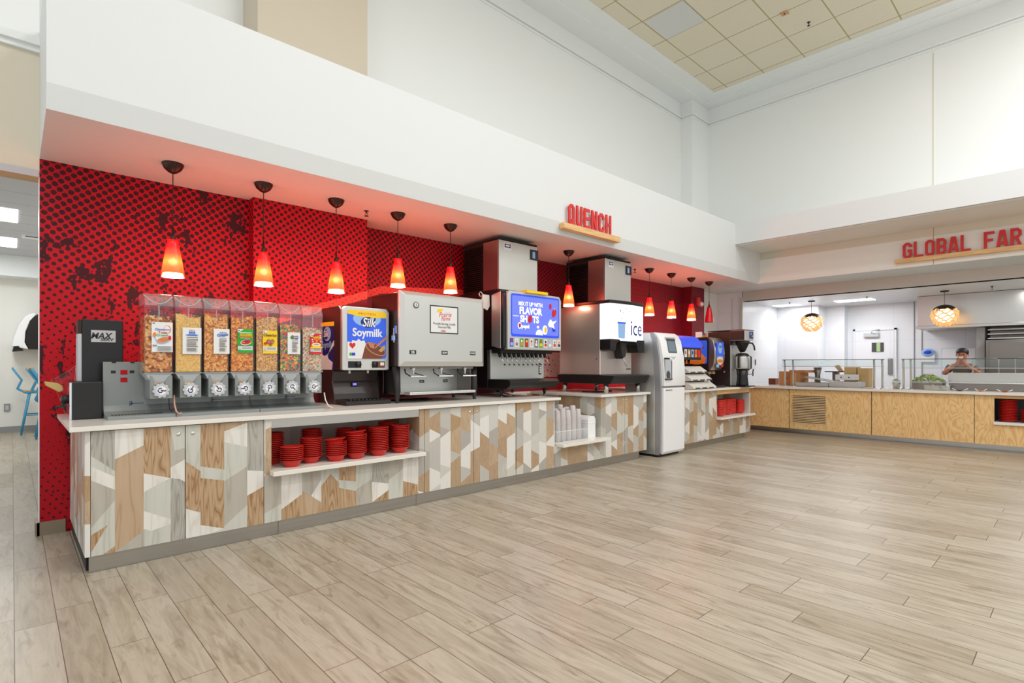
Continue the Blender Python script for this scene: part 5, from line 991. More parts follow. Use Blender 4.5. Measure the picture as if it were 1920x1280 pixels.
mb = MB(); mb.lathe((X0+.17, 4.06, 1.50), [(0, 0), (.03, 0), (.05, .02), (.11, .15), (.125, .19), (0, .19)], 'black', 24); mb.tube([(X0+.20, 3.97, 1.66), (X0+.24, 3.92, 1.655), (X0+.27, 3.90, 1.60), (X0+.275, 3.895, 1.53)], .014, 'black', 8); mb.build('brew_funnel', t)
mb = MB(); mb.lathe((X0, 4.30, 1.16), [(0, 0)], 'bulb', 3) if 0 else mb.cyl((X0-.008, 4.30, 1.16), (X0, 4.30, 1.16), .015, 'copper', 10); mb.build('tap_switch', t)
mb = MB(); mb.box(X0-.01, 3.93, ZT, X1+.02, 4.60, ZT+.02, 'black'); mb.build('base', t, .003)
t = thing('coffee_urn', 'black and steel thermal coffee urn under the brewer funnel', 'coffee urn', (9.23, 4.06, ZT+.021))
c = (9.23, 4.06)
mb = MB(); mb.lathe((c[0], c[1], 1.23), [(0, -.02), (.115, -.02), (.118, 0), (.118, .19), (.115, .20), (0, .20)], 'steel', 32); mb.build('shell', t)
mb = MB(); mb.lathe((c[0], c[1], 1.43), [(.118, 0), (.115, .02), (.09, .045), (.05, .055), (0, .055)], 'black', 28); mb.build('lid', t)
mb = MB(); mb.lathe((c[0], c[1], ZT+.021), [(0, 0), (.10, 0), (.10, .02), (.085, .16), (.10, .285), (0, .285)][::1], 'black', 28); mb.build('stand', t)
mb = MB(); mb.tube([(c[0]+.10, c[1]-.06, 1.44), (c[0]+.14, c[1]-.09, 1.42), (c[0]+.14, c[1]-.09, 1.22), (c[0]+.09, c[1]-.06, 1.19)], .012, 'black', 8); mb.build('handle', t)
mb = MB(); mb.tube([(c[0]+.06, c[1]-.08, 1.12), (c[0]+.12, c[1]-.13, 1.12)], .010, 'steel', 8); mb.tube([(c[0]+.12, c[1]-.13, 1.09), (c[0]+.12, c[1]-.13, 1.17), (c[0]+.12, c[1]-.14, 1.21)], .010, 'black', 8); mb.build('tap', t)

# wall and ceiling fittings
mb = MB(); mb.box(9.94, 5.262, 2.46, 10.06, 5.30, 2.62, 'red'); mb.ball((10.10, 5.26, 2.50), .07, .03, .045, 'white', 12); mb.box(10.0, 5.275, 2.44, 10.16, 5.30, 2.56, 'red')
solo(mb, 'fire_alarm_strobe', (10.02, 5.29, 2.45), 'red and white fire alarm strobe on the far red column', 'fire alarm')
def sprinkler(x, y, z, lab):
    mb = MB(); mb.lathe((x, y, z), [(0, -.0), (.022, 0), (.022, -.006), (.008, -.01), (.008, -.025), (0, -.025)][::-1], 'bronze', 14); mb.tube([(x-.008, y, z-.02), (x-.015, y, z-.035), (x, y, z-.052), (x+.015, y, z-.035), (x+.008, y, z-.02)], .003, 'bronze', 5); mb.lathe((x, y, z-.055), [(0, 0), (.022, 0), (.022, .003), (0, .003)], 'bronze', 12)
    solo(mb, 'sprinkler', (x, y, z-.055), lab, 'sprinkler', 'ceiling fire sprinklers')
sprinkler(2.60, 4.93, 2.827, 'small bronze sprinkler on the soffit between the third and fourth pendants')
sprinkler(7.36, 4.98, 2.827, 'small bronze sprinkler on the soffit right of the right ice machine')
sprinkler(8.91, 2.90, 6.52, 'dark sprinkler on the high tiled ceiling')
sprinkler(12.2, 4.35, 2.62, 'kitchen ceiling sprinkler left of the left globe pendant')
sprinkler(12.3, 2.95, 2.62, 'kitchen ceiling sprinkler between the two globe pendants')
sprinkler(12.2, 1.1, 2.62, 'kitchen ceiling sprinkler in front of the steel hood')
mb = MB(); mb.box(8.36, 3.02, 6.508, 8.46, 3.12, 6.52, 'tan'); mb.cyl((8.41, 3.07, 6.50), (8.41, 3.07, 6.508), .012, 'ink', 10); solo(mb, 'ceiling_plate', (8.41, 3.07, 6.5), 'small tan square plate on the high tiled ceiling', 'ceiling plate')
mb = MB(); mb.box(7.06, 3.96, 6.512, 7.70, 4.60, 6.52, mat('troffer_off', (214, 216, 214), .5)); solo(mb, 'ceiling_light_panel', (7.4, 4.3, 6.512), 'square pale light panel in the high tiled ceiling', 'ceiling light')

# ================= kitchen servery =================
CX = 10.70
def ply(name, lab, y0, y1, vent=False):
    t = thing(name, lab, 'cabinet', (CX+.3, (y0+y1)/2, 0), 'plywood servery cabinets')
    mb = MB(); mb.box(CX+.02, y0, .09, 11.7, y1, .83, 'grey_d'); mb.build('body', t)
    mb = MB(); mb.box(CX, y0+.004, .09, CX+.02, y1-.004, .826, 'ply'); mb.build('front_panel', t, .001)
    if vent:
        mb = MB(); mb.box(CX-.002, 3.204, .196, CX, 3.762, .71, 'ink'); n = 17
        for k in range(n): z = .196+(.71-.196)*k/n; mb.box(CX-.008, 3.204, z, CX-.002, 3.762, z+.0165, 'plain_ply')
        mb.build('vent_grille', t)
ply('servery_cabinet', 'plywood servery cabinet at the left end beside the patchwork counter', 3.826, 4.93)
ply('servery_cabinet', 'plywood servery cabinet with a slatted square vent', 2.502, 3.822, True)
ply('servery_cabinet', 'plain plywood servery cabinet below the second glass guard', 1.167, 2.498)
t = thing('servery_cabinet', 'plywood servery cabinet with a niche of red plates', 'cabinet', (CX+.3, .4, 0), 'plywood servery cabinets')
mb = MB(); mb.box(CX, .94, .09, CX+.02, 1.163, .826, 'ply'); mb.box(CX, -.6, .09, CX+.02, .94, .395, 'ply'); mb.build('front_panel', t, .001)
mb = MB(); mb.box(CX+.02, .945, .09, 11.7, 1.163, .83, 'grey_d'); mb.box(CX+.02, -.6, .09, 11.7, .945, .395, 'grey_d'); mb.box(11.2, -.6, .395, 11.7, .945, .83, 'grey_d'); mb.build('body', t)
mb = MB(); mb.box(CX-.04, -.6, .397, CX-.001, .945, .437, 'quartz'); mb.box(CX+.001, -.6, .397, 11.198, .942, .436, 'grey_l'); mb.build('shelf', t)
mb = MB(); mb.box(CX, -.6, .785, CX+.02, .94, .826, 'pine'); mb.build('header_rail', t)
mb = MB(); mb.box(10.64, -.6, .832, 11.95, 4.94, .872, 'quartz'); solo(mb, 'servery_worktop', (11.3, 2.5, .832), 'long pale quartz worktop of the kitchen servery', 'worktop', None, .002)
mb = MB(); mb.box(10.86, -.6, 0, 10.88, 4.9, .089, 'steel'); struct(mb, 'trim_13')
mb = MB(); mb.lathe((0, 0, 0), [(0, .003), (.06, .003), (.06, 0), (.066, 0), (.09, .014), (.098, .024), (.110, .026), (.110, .029), (.10, .030), (.08, .014), (.05, .009), (0, .009)], 'red_bowl', 32); pl = mb.build('plate')
stack(pl, 14, CX+.15, .80, .4365, .0225, 'red plate in the servery niche, %s, tall left stack', 'plate', 'red plates in the servery niche')
stack(pl, 8, CX+.17, .565, .4365, .0225, 'red plate in the servery niche, %s, lower right stack', 'plate', 'red plates in the servery niche')
bpy.data.objects.remove(pl)
def guard(y0, y1, posts, lab, low):
    t = thing('sneeze_guard', lab, 'sneeze guard', (11.0, (y0+y1)/2, .872), 'glass sneeze guards on the servery')
    mb = MB(); mb.box(10.92, y0, 1.372, 11.32, y1, 1.380, 'glass'); mb.build('top_glass', t)
    mb = MB(); mb.box(10.90, y0, low, 10.907, y1, 1.372, 'glass'); mb.build('front_glass', t)
    mb = MB(); mb.box(10.895, y0, 1.371, 10.92, y1, 1.382, 'grey_d'); mb.box(10.894, y0, low-.008, 10.910, y1, low, 'steel'); mb.build('edge_rails', t)
    for py_ in posts:
        mb = MB(); mb.tube([(10.96, py_, .872), (10.96, py_, 1.25), (10.94, py_, 1.33), (10.94, py_, 1.371)], .016, 'steel_w', 10); mb.lathe((10.96, py_, .872), [(.035, 0), (.035, .012), (.016, .014)], 'steel', 14); mb.build('post', t)
guard(2.36, 4.02, (3.99, 3.84, 2.52, 2.40), 'left glass sneeze guard, over the trays and boxes', 1.258)
guard(-.5, 2.12, (2.10, 2.0, .1), 'right glass sneeze guard, in front of the kitchen worker', 1.235)
Tb = 'cardboard boxes on the servery'
def cbox(x0, x1, y0, y1, z0, z1, m, name, lab, tilt=0, holes=0):
    mb = MB(); mb.box(x0, y0, z0, x1, y1, z1, m)
    mb.box(x0-.001, (y0+y1)/2-.02, z0+.01, x0, (y0+y1)/2+.02, z1, 'card2' if m == 'card' else m)
    for k in range(holes): mb.cyl((x0-.002, y0+(y1-y0)*(.3+.4*k), (z0+z1)/2), (x0, y0+(y1-y0)*(.3+.4*k), (z0+z1)/2), .012, 'ink', 8)
    o = solo(mb, name, ((x0+x1)/2, (y0+y1)/2, z0), lab, 'box', Tb, .003); o.rotation_euler[2] = R(tilt)
cbox(11.45, 11.7, 4.08, 4.30, .873, 1.15, 'card', 'cardboard_box', 'tall brown cardboard box at the left end of the servery', 8, 1)
cbox(11.30, 11.6, 3.80, 4.0, .873, 1.13, 'card', 'cardboard_box', 'brown cardboard box behind the left posts of the left guard', -10)
cbox(11.30, 11.62, 3.68, 4.02, 1.131, 1.18, 'card', 'cardboard_box', 'flat brown cardboard box lying on a taller box', -14)
cbox(11.62, 11.9, 2.76, 2.94, .873, 1.22, 'card2', 'cardboard_box', 'pale open cardboard box behind the white box', 0)
cbox(11.62, 11.9, 2.96, 3.16, .873, 1.24, 'card2', 'cardboard_box', 'pale cardboard box with two round hand holes', 0, 2)
cbox(11.30, 11.56, 2.90, 3.22, 1.0, 1.10, 'white', 'white_box', 'white box with two small holes on the steel trays', 0, 2)
cbox(11.62, 11.8, 4.42, 4.56, .873, 1.0, 'choc', 'brown_box', 'small dark brown box left of the tall cardboard box', 0)
def traym(lab, y0, y1, x0, x1, z0, rx, h=.03):
    mb = MB(); mb.box(x0, y0, z0, x1, y1, z0+.006, 'steel')
    for a in ((x0-.012, y0-.012, z0+.006, x0, y1+.012, z0+h), (x1, y0-.012, z0+.006, x1+.012, y1+.012, z0+h), (x0, y0-.012, z0+.006, x1, y0, z0+h), (x0, y1, z0+.006, x1, y1+.012, z0+h)): mb.box(*a, 'steel_w')
    o = solo(mb, 'steel_tray', ((x0+x1)/2, (y0+y1)/2, z0), lab, 'tray', 'steel trays on the servery', .002); o.rotation_euler = (R(rx), 0, 0)
traym('long steel tray lying on the servery behind the left guard', 3.30, 3.85, 11.15, 11.45, .874, 0, .07)
traym('steel tray tilted over the long tray', 3.10, 3.72, 11.20, 11.5, .985, 9, .02)
traym('shallow steel tray under the white box', 2.78, 3.26, 11.12, 11.45, .874, 0, .10)
mb = MB(); mb.box(10.85, 2.56, .8722, 11.08, 3.75, .876, 'steel_d'); solo(mb, 'well_cover', (10.95, 3.1, .872), 'flat dark steel cover plate on the servery front edge', 'cover plate')
mb = MB(); mb.lathe((11.55, 3.60, .873), [(0, 0), (.06, 0), (.045, .20), (.075, .36), (.072, .36), (0, .30)], 'steel_d', 18); solo(mb, 'steel_container', (11.55, 3.60, .873), 'dented steel container standing behind the trays', 'container')
mb = MB(); mb.box(11.70, 3.20, 1.14, 11.95, 3.52, 1.155, 'ink'); mb.prism([(3.20, 1.155), (3.28, 1.155), (3.36, 1.26), (3.28, 1.28)], 'x', 11.72, 11.76, 'card2'); mb.box(11.75, 3.3, .873, 11.85, 3.4, 1.14, 'steel_d'); solo(mb, 'food_slicer', (11.8, 3.36, .873), 'dark topped stand with a tan flap behind the steel trays', 'kitchen stand')
# right half of the servery
mb = MB(); mb.box(11.18, 1.62, .873, 11.50, 2.04, .98, 'steel_d'); mb.box(11.165, 1.605, .98, 11.515, 2.055, .988, 'steel'); solo(mb, 'steel_food_pan', (11.34, 1.83, .873), 'deep dark steel pan full of lettuce at the left of the right guard', 'pan')
rnd = random.Random(4); mb = MB()
for k in range(420):
    a, b = rnd.uniform(-.17, .17), rnd.uniform(-.20, .20); zc = .995+.13*max(0, 1-(a/.19)**2)*max(0, 1-(b/.23)**2)*rnd.uniform(.5, 1)
    m = Matrix.Rotation(rnd.uniform(0, 6), 3, Vector((rnd.uniform(-1, 1), rnd.uniform(-1, 1), rnd.uniform(-.3, 1))).normalized()); s_ = rnd.uniform(.015, .035)
    q = [m@Vector(v)*s_ for v in ((1, 0, .3), (.2, .7, 0), (-1, .2, .25), (-.2, -.7, 0), (0, 0, -.15))]
    mb.add([(11.34+a+v.x, 1.83+b+v.y, max(zc+v.z, .99)) for v in q], [(0, 1, 4), (1, 2, 4), (2, 3, 4), (3, 0, 4)], 'greens' if k % 3 else 'cream')
solo(mb, 'lettuce', (11.34, 1.83, .985), 'heap of chopped pale green lettuce in the steel pan', 'lettuce', None, 0, 'stuff')
mb = MB(); mb.lathe((11.15, 2.24, .873), [(0, 0), (.045, 0), (.06, .10), (.063, .11), (0, .10)], 'steel', 18); solo(mb, 'steel_cup', (11.15, 2.24, .873), 'small steel pot left of the right sneeze guard', 'pot')
mb = MB()
for k in range(60):
    a = rnd.uniform(0, 6.3); r_ = rnd.uniform(0, .055); q = [(rnd.uniform(-.02, .02), rnd.uniform(-.02, .02), rnd.uniform(-.01, .02)) for _ in range(4)]
    mb.add([(11.15+r_*math.cos(a)+v[0], 2.24+r_*math.sin(a)+v[1], 1.0+.03*(1-r_/.055)+v[2]) for v in q], [(0, 1, 2), (0, 2, 3)], 'greens' if k % 2 else 'cream')
solo(mb, 'herb_garnish', (11.15, 2.24, .975), 'pale green garnish in the small steel pot', 'garnish', None, 0, 'stuff')
t = thing('saute_pan', 'wide shallow steel pan with loop handle in front of the lettuce', 'pan', (11.0, 1.66, .873))
mb = MB(); mb.lathe((11.0, 1.66, .873), [(0, 0), (.155, 0), (.165, .01), (.17, .072), (.178, .076), (.165, .074), (.158, .012), (0, .008)], 'steel_w', 36); mb.build('bowl', t)
mb = MB(); mb.tube([(10.85, 1.60, .93), (10.80, 1.585, .915), (10.79, 1.55, .91), (10.81, 1.52, .915), (10.86, 1.53, .93)], .007, 'steel', 8); mb.build('loop_handle', t)
t = thing('serving_spoon', 'long handled white serving spatula resting in the shallow pan', 'spatula', (11.02, 1.70, .89))
mb = MB(); mb.tube([(11.0, 1.66, .90), (11.1, 1.77, .99), (11.18, 1.86, 1.06)], .006, 'steel', 6); mb.build('handle', t)
mb = MB(); mb.obox((10.98, 1.64, .895), .05, .09, .006, Matrix.Rotation(.3, 3, 'Y'), 'white'); mb.build('blade', t)
def spoon(y, lab, m, s_=1):
    mb = MB(); mb.lathe((10.86, y, .873), [(0, 0), (.03*s_, .004), (.05*s_, .014), (.048*s_, .016), (.028*s_, .007), (0, .004)], m, 18); mb.tube([(10.87, y+.05*s_, .888), (10.88, y+.10*s_, .91)], .007, 'white', 6); mb.tube([(10.87, y-.05*s_, .888), (10.88, y-.10*s_, .91)], .007, 'white', 6)
    solo(mb, 'serving_dish', (10.86, y, .873), lab, 'dish', 'small dishes on the servery edge')
spoon(1.36, 'shallow dark dish with raised white handles, beside the shallow pan', 'grey_d'); spoon(1.11, 'small red and orange dish on the servery edge', 'orange', .7); spoon(.84, 'shallow red dish with white handles above the plate niche', 'red_bowl', .9)
mb = MB(); mb.box(11.52, -.6, .873, 11.90, 1.585, 1.15, 'steel'); mb.box(11.18, -.6, .873, 11.52, 1.50, .985, 'steel_d'); mb.box(11.16, -.6, .985, 11.52, 1.56, 1.0, 'steel_w')
solo(mb, 'steel_food_station', (11.5, .5, .873), 'stainless steel raised food station in front of the kitchen worker', 'food station', None, .003)
mb = MB()
for ya, yb2 in ((1.30, .98), (.78, .45)): mb.tube([(11.75, ya, 1.151), (11.75, ya, 1.37), (11.75, ya-.02, 1.385), (11.75, yb2+.02, 1.385), (11.75, yb2, 1.37), (11.75, yb2, 1.151)], .008, 'steel_w', 8)
solo(mb, 'steel_rail', (11.75, .9, 1.151), 'thin bent steel rail standing on the food station', 'rail')
# back of the kitchen
mb = MB(); mb.box(13.0, -3, 2.035, 13.94, 2.27, 2.615, 'steel'); mb.box(12.97, -3, 1.985, 13.94, 2.29, 2.035, 'steel'); solo(mb, 'exhaust_hood', (13.4, 0, 1.985), 'large stainless steel exhaust hood at the back of the kitchen', 'hood', None, .004)
t = thing('kitchen_oven', 'tall stainless oven with a wide door behind the kitchen worker', 'oven', (13.5, .2, 0))
mb = MB(); mb.box(13.1, -1.5, 0, 13.94, 1.27, 1.74, 'steel_d'); mb.build('body', t, .006)
mb = MB(); mb.box(13.07, -1.45, .9, 13.1, 1.22, 1.70, 'steel_d'); mb.tube([(13.03, .72, 1.72), (13.03, .72, 1.5)], .02, 'white', 8); mb.build('door', t, .004)
mb = MB(); mb.box(13.2, -1.5, 1.76, 13.94, 1.25, 1.78, 'steel_w'); mb.box(13.2, -1.5, 1.84, 13.9, 1.25, 1.86, 'steel_w'); mb.box(13.2, -1.5, 1.92, 13.9, 1.25, 1.94, 'steel_w'); mb.box(13.6, -1.5, 1.741, 13.62, 1.25, 1.98, 'steel_d'); mb.build('top_racks', t)
mb = MB(); mb.box(13.3, 1.30, 0, 13.94, 1.42, 1.98, 'grey_l'); solo(mb, 'steel_column', (13.6, 1.36, 0), 'narrow grey column left of the kitchen oven', 'column', None, .003)
mb = MB(); mb.box(13.55, 1.44, 0, 13.94, 1.98, 1.62, 'pale_blue'); mb.box(13.545, 1.46, .05, 13.55, 1.96, 1.60, 'kwall'); mb.box(13.53, 1.62, 1.46, 13.545, 1.75, 1.475, 'inkgrey'); solo(mb, 'white_cabinet', (13.75, 1.7, 0), 'pale cabinet against the kitchen back wall behind the worker', 'cabinet', None, .004)
mb = MB(); mb.box(13.90, 2.14, 1.34, 13.95, 2.36, 1.54, 'white'); mb.ball((13.92, 2.25, 1.53), .05, .12, .09, 'lblue', 16); mb.ball((13.90, 2.25, 1.54), .04, .08, .05, 'blue', 14); solo(mb, 'soap_dispenser', (13.92, 2.25, 1.34), 'white and blue rounded towel dispenser on the kitchen wall', 'dispenser')
mb = MB(); mb.box(13.935, 2.48, 0, 13.95, 2.495, 2.62, 'inkgrey'); mb.box(13.935, 2.35, 0, 13.95, 2.362, 2.62, 'inkgrey'); struct(mb, 'trim_14')
mb = MB(); mb.box(12.0, 4.972, 1.42, 12.14, 4.98, 1.60, 'inkgrey') if 0 else mb.box(11.95, 4.97, 1.28, 11.99, 4.98, 1.40, 'grey_d'); solo(mb, 'wall_switch', (11.97, 4.975, 1.28), 'small grey switch on the white wall above the servery end', 'switch')
for i, (a, b, c, e, lb) in enumerate(((12.6, 4.35, 12.92, 4.85, 'kitchen ceiling light panel left of the left globe pendant'), (12.6, 2.95, 12.94, 3.62, 'kitchen ceiling light panel right of the left globe pendant'))):
    mb = MB(); mb.box(a, b, 2.612, c, e, 2.62, 'panel_light'); solo(mb, 'ceiling_light', ((a+c)/2, (b+e)/2, 2.612), lb, 'ceiling light', 'kitchen ceiling lights')
# globe pendants
m_slat = mat('glowing_slats', (214, 170, 116), .5, 0, (255, 200, 130), .5); m_glow = mat('globe_glow', (255, 240, 220), .5, 0, (255, 228, 190), 1.7)
for gx, gy, lb in ((12.24, 3.93, 'left globe pendant lamp of wavy glowing slats, above the trays'), (12.33, 1.754, 'right globe pendant lamp of wavy glowing slats, before the hood')):
    t = thing('globe_pendant', lb, 'pendant lamp', (gx, gy, 2.62), 'globe pendants over the servery'); zc = 2.175
    mb = MB(); mb.lathe((gx, gy, 2.60), [(0, .0), (.06, 0), (.065, .008), (.065, .02), (0, .02)], 'ink', 20); mb.build('canopy', t)
    mb = MB(); mb.cyl((gx, gy, 2.60), (gx, gy, zc+.19), .005, 'inkgrey', 6); mb.build('cord', t)
    mb = MB(); mb.lathe((gx, gy, zc), [(.175, .105), (.15, .14), (.10, .175), (.04, .192), (0, .194)], 'bronze', 28); mb.build('cap', t)
    for k in range(8):
        th = -1.15+k*.235; mb = MB(); n = 48; vs = []
        for j in range(n):
            a = 2*math.pi*j/n; wv = .026*math.sin(a*7+k*2.1); rr = .205*math.cos(th)+.006*math.sin(a*9+k*2.1+1.5); zz = zc+.19*math.sin(th)+wv
            vs += [(gx+rr*math.cos(a), gy+rr*math.sin(a), zz-.009), (gx+rr*math.cos(a), gy+rr*math.sin(a), zz+.009), (gx+(rr-.03)*math.cos(a), gy+(rr-.03)*math.sin(a), zz+.004)]
        mb.add(vs, [(j*3, ((j+1) % n)*3, ((j+1) % n)*3+1, j*3+1) for j in range(n)]+[(j*3+1, ((j+1) % n)*3+1, ((j+1) % n)*3+2, j*3+2) for j in range(n)], m_slat, True); mb.build('slat_ring', t)
    mb = MB(); mb.ball((gx, gy, zc), .14, .14, .13, m_glow, 20); mb.build('diffuser', t)
# kitchen worker
def skin(name, nodes, edges, m, parent, sub=2):
    L = LOC[parent]; me = bpy.data.meshes.new(name); me.from_pydata([(p[0]-L[0], p[1]-L[1], p[2]-L[2]) for p, r in nodes], edges, []); me.materials.append(M[m])
    o = bpy.data.objects.new(name, me); COL.objects.link(o); o.parent = parent
    sk = o.modifiers.new('skin', 'SKIN'); sk.use_smooth_shade = True
    for v, (p, r) in zip(me.skin_vertices[0].data if me.skin_vertices else [], nodes): v.radius = r if isinstance(r, tuple) else (r, r)
    sb = o.modifiers.new('sub', 'SUBSURF'); sb.levels = sb.render_levels = sub
    return o
def skin_mesh(name, nodes, edges, m, parent, root=0, sub=2):
    L = LOC[parent]; me = bpy.data.meshes.new(name); bmx = bmesh.new(); ly = bmx.verts.layers.skin.verify()
    vs = []
    for i, (p, r) in enumerate(nodes):
        v = bmx.verts.new((p[0]-L[0], p[1]-L[1], p[2]-L[2])); v[ly].radius = r if isinstance(r, tuple) else (r, r); v[ly].use_root = (i == root); vs.append(v)
    for a, b in edges: bmx.edges.new((vs[a], vs[b]))
    bmx.to_mesh(me); bmx.free(); me.materials.append(M[m])
    o = bpy.data.objects.new(name, me); COL.objects.link(o); o.parent = parent
    o.modifiers.new('skin', 'SKIN').use_smooth_shade = True
    sb = o.modifiers.new('sub', 'SUBSURF'); sb.levels = sb.render_levels = sub
    return o
PX, PYY = 12.24, 1.49
t = thing('person', 'person with dark tied-back hair in an olive top, hands raised to mouth', 'person', (PX, PYY, 0))
N = [((PX, PYY, .84), (.15, .11)), ((PX, PYY, 1.0), (.12, .09)), ((PX-.02, PYY, 1.16), (.13, .09)), ((PX-.03, PYY, 1.26), (.08, .06)), ((PX-.045, PYY, 1.335), .047), ((PX-.055, PYY, 1.40), (.062, .062)), ((PX-.06, PYY, 1.46), (.078, .082)), ((PX-.055, PYY, 1.51), (.072, .078)), ((PX-.05, PYY, 1.545), (.04, .045))]
E_ = [(0, 1), (1, 2), (2, 3), (3, 4), (4, 5), (5, 6), (6, 7), (7, 8)]
for s_ in (-1, 1):
    k = len(N); N += [((PX-.03, PYY+s_*.15, 1.25), .05), ((PX-.10, PYY+s_*.23, 1.13), .042), ((PX-.20, PYY+s_*.235, 1.145), .036), ((PX-.235, PYY+s_*.13, 1.23), .030), ((PX-.23, PYY+s_*.06, 1.30), .024), ((PX-.215, PYY+s_*.04, 1.345), (.030, .018))]
    E_ += [(3, k), (k, k+1), (k+1, k+2), (k+2, k+3), (k+3, k+4), (k+4, k+5)]
    for f in range(4):
        j = len(N); fy = PYY+s_*(.055-.016*f); N += [((PX-.215, fy, 1.375), .0085), ((PX-.20, fy-s_*.008, 1.398-.003*abs(f-1)), .0080), ((PX-.175, fy-s_*.014, 1.405-.004*abs(f-1)), .007)]
        E_ += [(k+5, j), (j, j+1), (j+1, j+2)]
    j = len(N); N += [((PX-.20, PYY+s_*.015, 1.33), .009), ((PX-.18, PYY+s_*.006, 1.35), .008)]; E_ += [(k+5, j), (j, j+1)]
    k = len(N); N += [((PX, PYY+s_*.09, .78), .09), ((PX+.01, PYY+s_*.10, .45), .06), ((PX+.02, PYY+s_*.10, .10), .042), ((PX-.10, PYY+s_*.11, .045), .04)]
    E_ += [(0, k), (k, k+1), (k+1, k+2), (k+2, k+3)]
skin_mesh('body', N, E_, 'skin', t)
Ns = [((PX, PYY, .78), (.165, .125)), ((PX, PYY, 1.0), (.14, .105)), ((PX-.02, PYY, 1.15), (.155, .11)), ((PX-.03, PYY, 1.255), (.11, .075)), ((PX-.04, PYY, 1.295), .06)]; Es = [(0, 1), (1, 2), (2, 3), (3, 4)]
for s_ in (-1, 1): k = len(Ns); Ns += [((PX-.03, PYY+s_*.155, 1.245), .065), ((PX-.085, PYY+s_*.215, 1.155), .056)]; Es += [(3, k), (k, k+1)]
skin_mesh('shirt', Ns, Es, 'shirt', t)
Nt = [((PX, PYY, .83), (.16, .12))]; Et = []
for s_ in (-1, 1): k = len(Nt); Nt += [((PX, PYY+s_*.09, .76), .10), ((PX+.01, PYY+s_*.10, .45), .075), ((PX+.02, PYY+s_*.10, .12), .06)]; Et += [(0, k), (k, k+1), (k+1, k+2)]
skin_mesh('trousers', Nt, Et, 'black_m', t)
mb = MB(); mb.ball((PX-.036, PYY, 1.505), .094, .090, .076, 'hair', 20); mb.ball((PX+.055, PYY, 1.48), .04, .04, .045, 'hair', 12); mb.build('hair', t)
mb = MB()
for s_ in (-1, 1):
    mb.ball((PX-.132, PYY+s_*.030, 1.462), .006, .012, .007, 'ink', 8); mb.tube([(PX-.132, PYY+s_*.045, 1.480), (PX-.138, PYY+s_*.03, 1.485), (PX-.136, PYY+s_*.014, 1.482)], .003, 'hair', 5)
mb.build('eyes', t)
mb = MB(); mb.tube([(PX-.137, PYY, 1.46), (PX-.152, PYY, 1.44), (PX-.145, PYY, 1.43)], [.008, .012, .010], 'skin', 8); mb.ball((PX-.133, PYY, 1.412), .008, .022, .006, 'red', 8); mb.build('nose_and_mouth', t)
mb = MB()
for s_ in (-1, 1): mb.ball((PX-.05, PYY+s_*.083, 1.452), .016, .008, .022, 'skin', 8)
mb.build('ears', t)
mb = MB(); mb.lathe((PX-.205, PYY, 1.385), [(0, -.01), (.02, -.01), (.03, .025), (.028, .04), (0, .035)], 'paper', 14); solo(mb, 'paper_cup', (PX-.205, PYY, 1.375), 'small white cup held at the mouth of the kitchen worker', 'cup')

# ================= side room =================
t0 = None
def stool(x, y, lab):
    t = thing('bar_stool', lab, 'bar stool', (x, y, 0), 'blue bar stools in the side room')
    mb = MB(); mb.prism([(x-.19, .79), (x+.20, .79), (x+.20, .81), (x-.17, .81), (x-.19, .80)], 'y', y-.2, y+.2, 'chairwood'); mb.build('seat', t, .006)
    mb = MB(); mb.prism([(x-.20, .98), (x-.33, 1.24), (x-.31, 1.25), (x-.18, .99)], 'y', y-.19, y+.19, 'chairwood'); mb.build('backrest', t, .006)
    for sy in (-1, 1):
        mb = MB(); mb.tube([(x+.17, y+sy*.19, .78), (x-.14, y+sy*.19, .77), (x-.25, y+sy*.19, .84), (x-.19, y+sy*.19, 1.0), (x-.32, y+sy*.19, 1.22)], .017, 'cyanp', 8); mb.build('back_frame', t)
        for lx, bx in ((-.08, -.20), (.16, .24)):
            mb = MB(); mb.tube([(x+lx, y+sy*.18, .78), (x+bx, y+sy*.22, 0)], [.019, .014], 'cyanp', 8); mb.build('leg', t)
    mb = MB(); mb.tube([(x-.14, y-.2, .36), (x+.2, y-.2, .36), (x+.2, y+.2, .36), (x-.14, y+.2, .36)], .011, 'cyanp', 6, True); mb.build('footrest', t)
stool(.32, 13.45, 'blue bar stool with wooden back nearest the side-room wall'); stool(.50, 12.55, 'blue bar stool, second from the side-room wall')
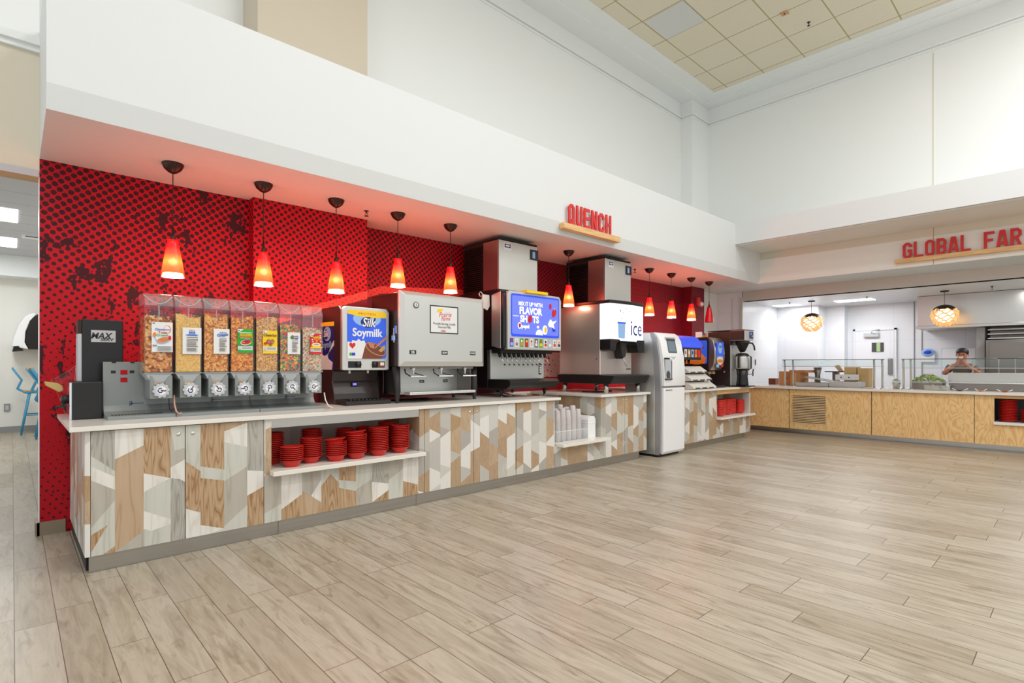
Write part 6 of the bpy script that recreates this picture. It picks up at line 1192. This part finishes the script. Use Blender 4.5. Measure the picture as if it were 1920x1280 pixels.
stool(.56, 12.0, 'blue bar stool, third from the side-room wall'); stool(.47, 9.0, 'nearest blue bar stool, only a leg showing past the red wall')
t = thing('wall_dispenser', 'white curved wall fixture with a black glossy front in the side room', 'wall fixture', (.25, 13.7, 1.53))
sh_ = [(0, 1.535), (.03, 1.75), (.09, 2.0), (.18, 2.18), (.30, 2.25), (.75, 2.25), (.75, 1.56), (.16, 1.56), (.15, 1.535)]
mb = MB(); mb.prism([(.0, 1.62), (.03, 1.80), (.09, 2.02), (.18, 2.18), (.28, 2.25), (.34, 2.24), (.24, 2.1), (.18, 1.9), (.17, 1.7), (.22, 1.575), (.10, 1.60), (.09, 1.63)], 'y', 13.45, 13.95, 'white'); mb.build('shell', t, .01)
mb = MB(); mb.prism([(.225, 1.58), (.18, 1.70), (.19, 1.9), (.25, 2.1), (.345, 2.235), (.8, 2.235), (.8, 1.58)], 'y', 13.47, 13.98, 'black'); mb.build('body', t, .01)
mb = MB(); mb.prism([(0, 1.53), (.02, 1.62), (.08, 1.63), (.12, 1.60), (.16, 1.55)], 'y', 13.5, 13.95, 'black'); mb.build('foot', t)
mb = MB(); mb.box(-.115, 13.975, .40, -.03, 13.985+.014, .545, 'outlet'); mb.box(-.095, 13.972, .43, -.05, 13.975, .515, 'grey_l'); solo(mb, 'wall_outlet', (-.07, 13.98, .40), 'grey electrical outlet low on the side-room wall', 'outlet')
for y0, y1, lb in ((9.49, 10.34, 'nearer ceiling light panel of the side room'), (11.66, 12.56, 'farther ceiling light panel of the side room')):
    mb = MB(); mb.box(-.8, y0, 3.29, .055, y1, 3.30, 'panel_light'); solo(mb, 'ceiling_light', (-.35, (y0+y1)/2, 3.29), lb, 'ceiling light', 'side room ceiling lights')
mb = MB(); mb.box(.11, 11.2, 3.285, .7, 11.5, 3.30, 'white'); mb.box(.15, 11.22, 3.282, .68, 11.30, 3.285, 'grey_d'); solo(mb, 'ceiling_vent', (.4, 11.35, 3.282), 'white ceiling vent with a dark slot in the side room', 'vent')
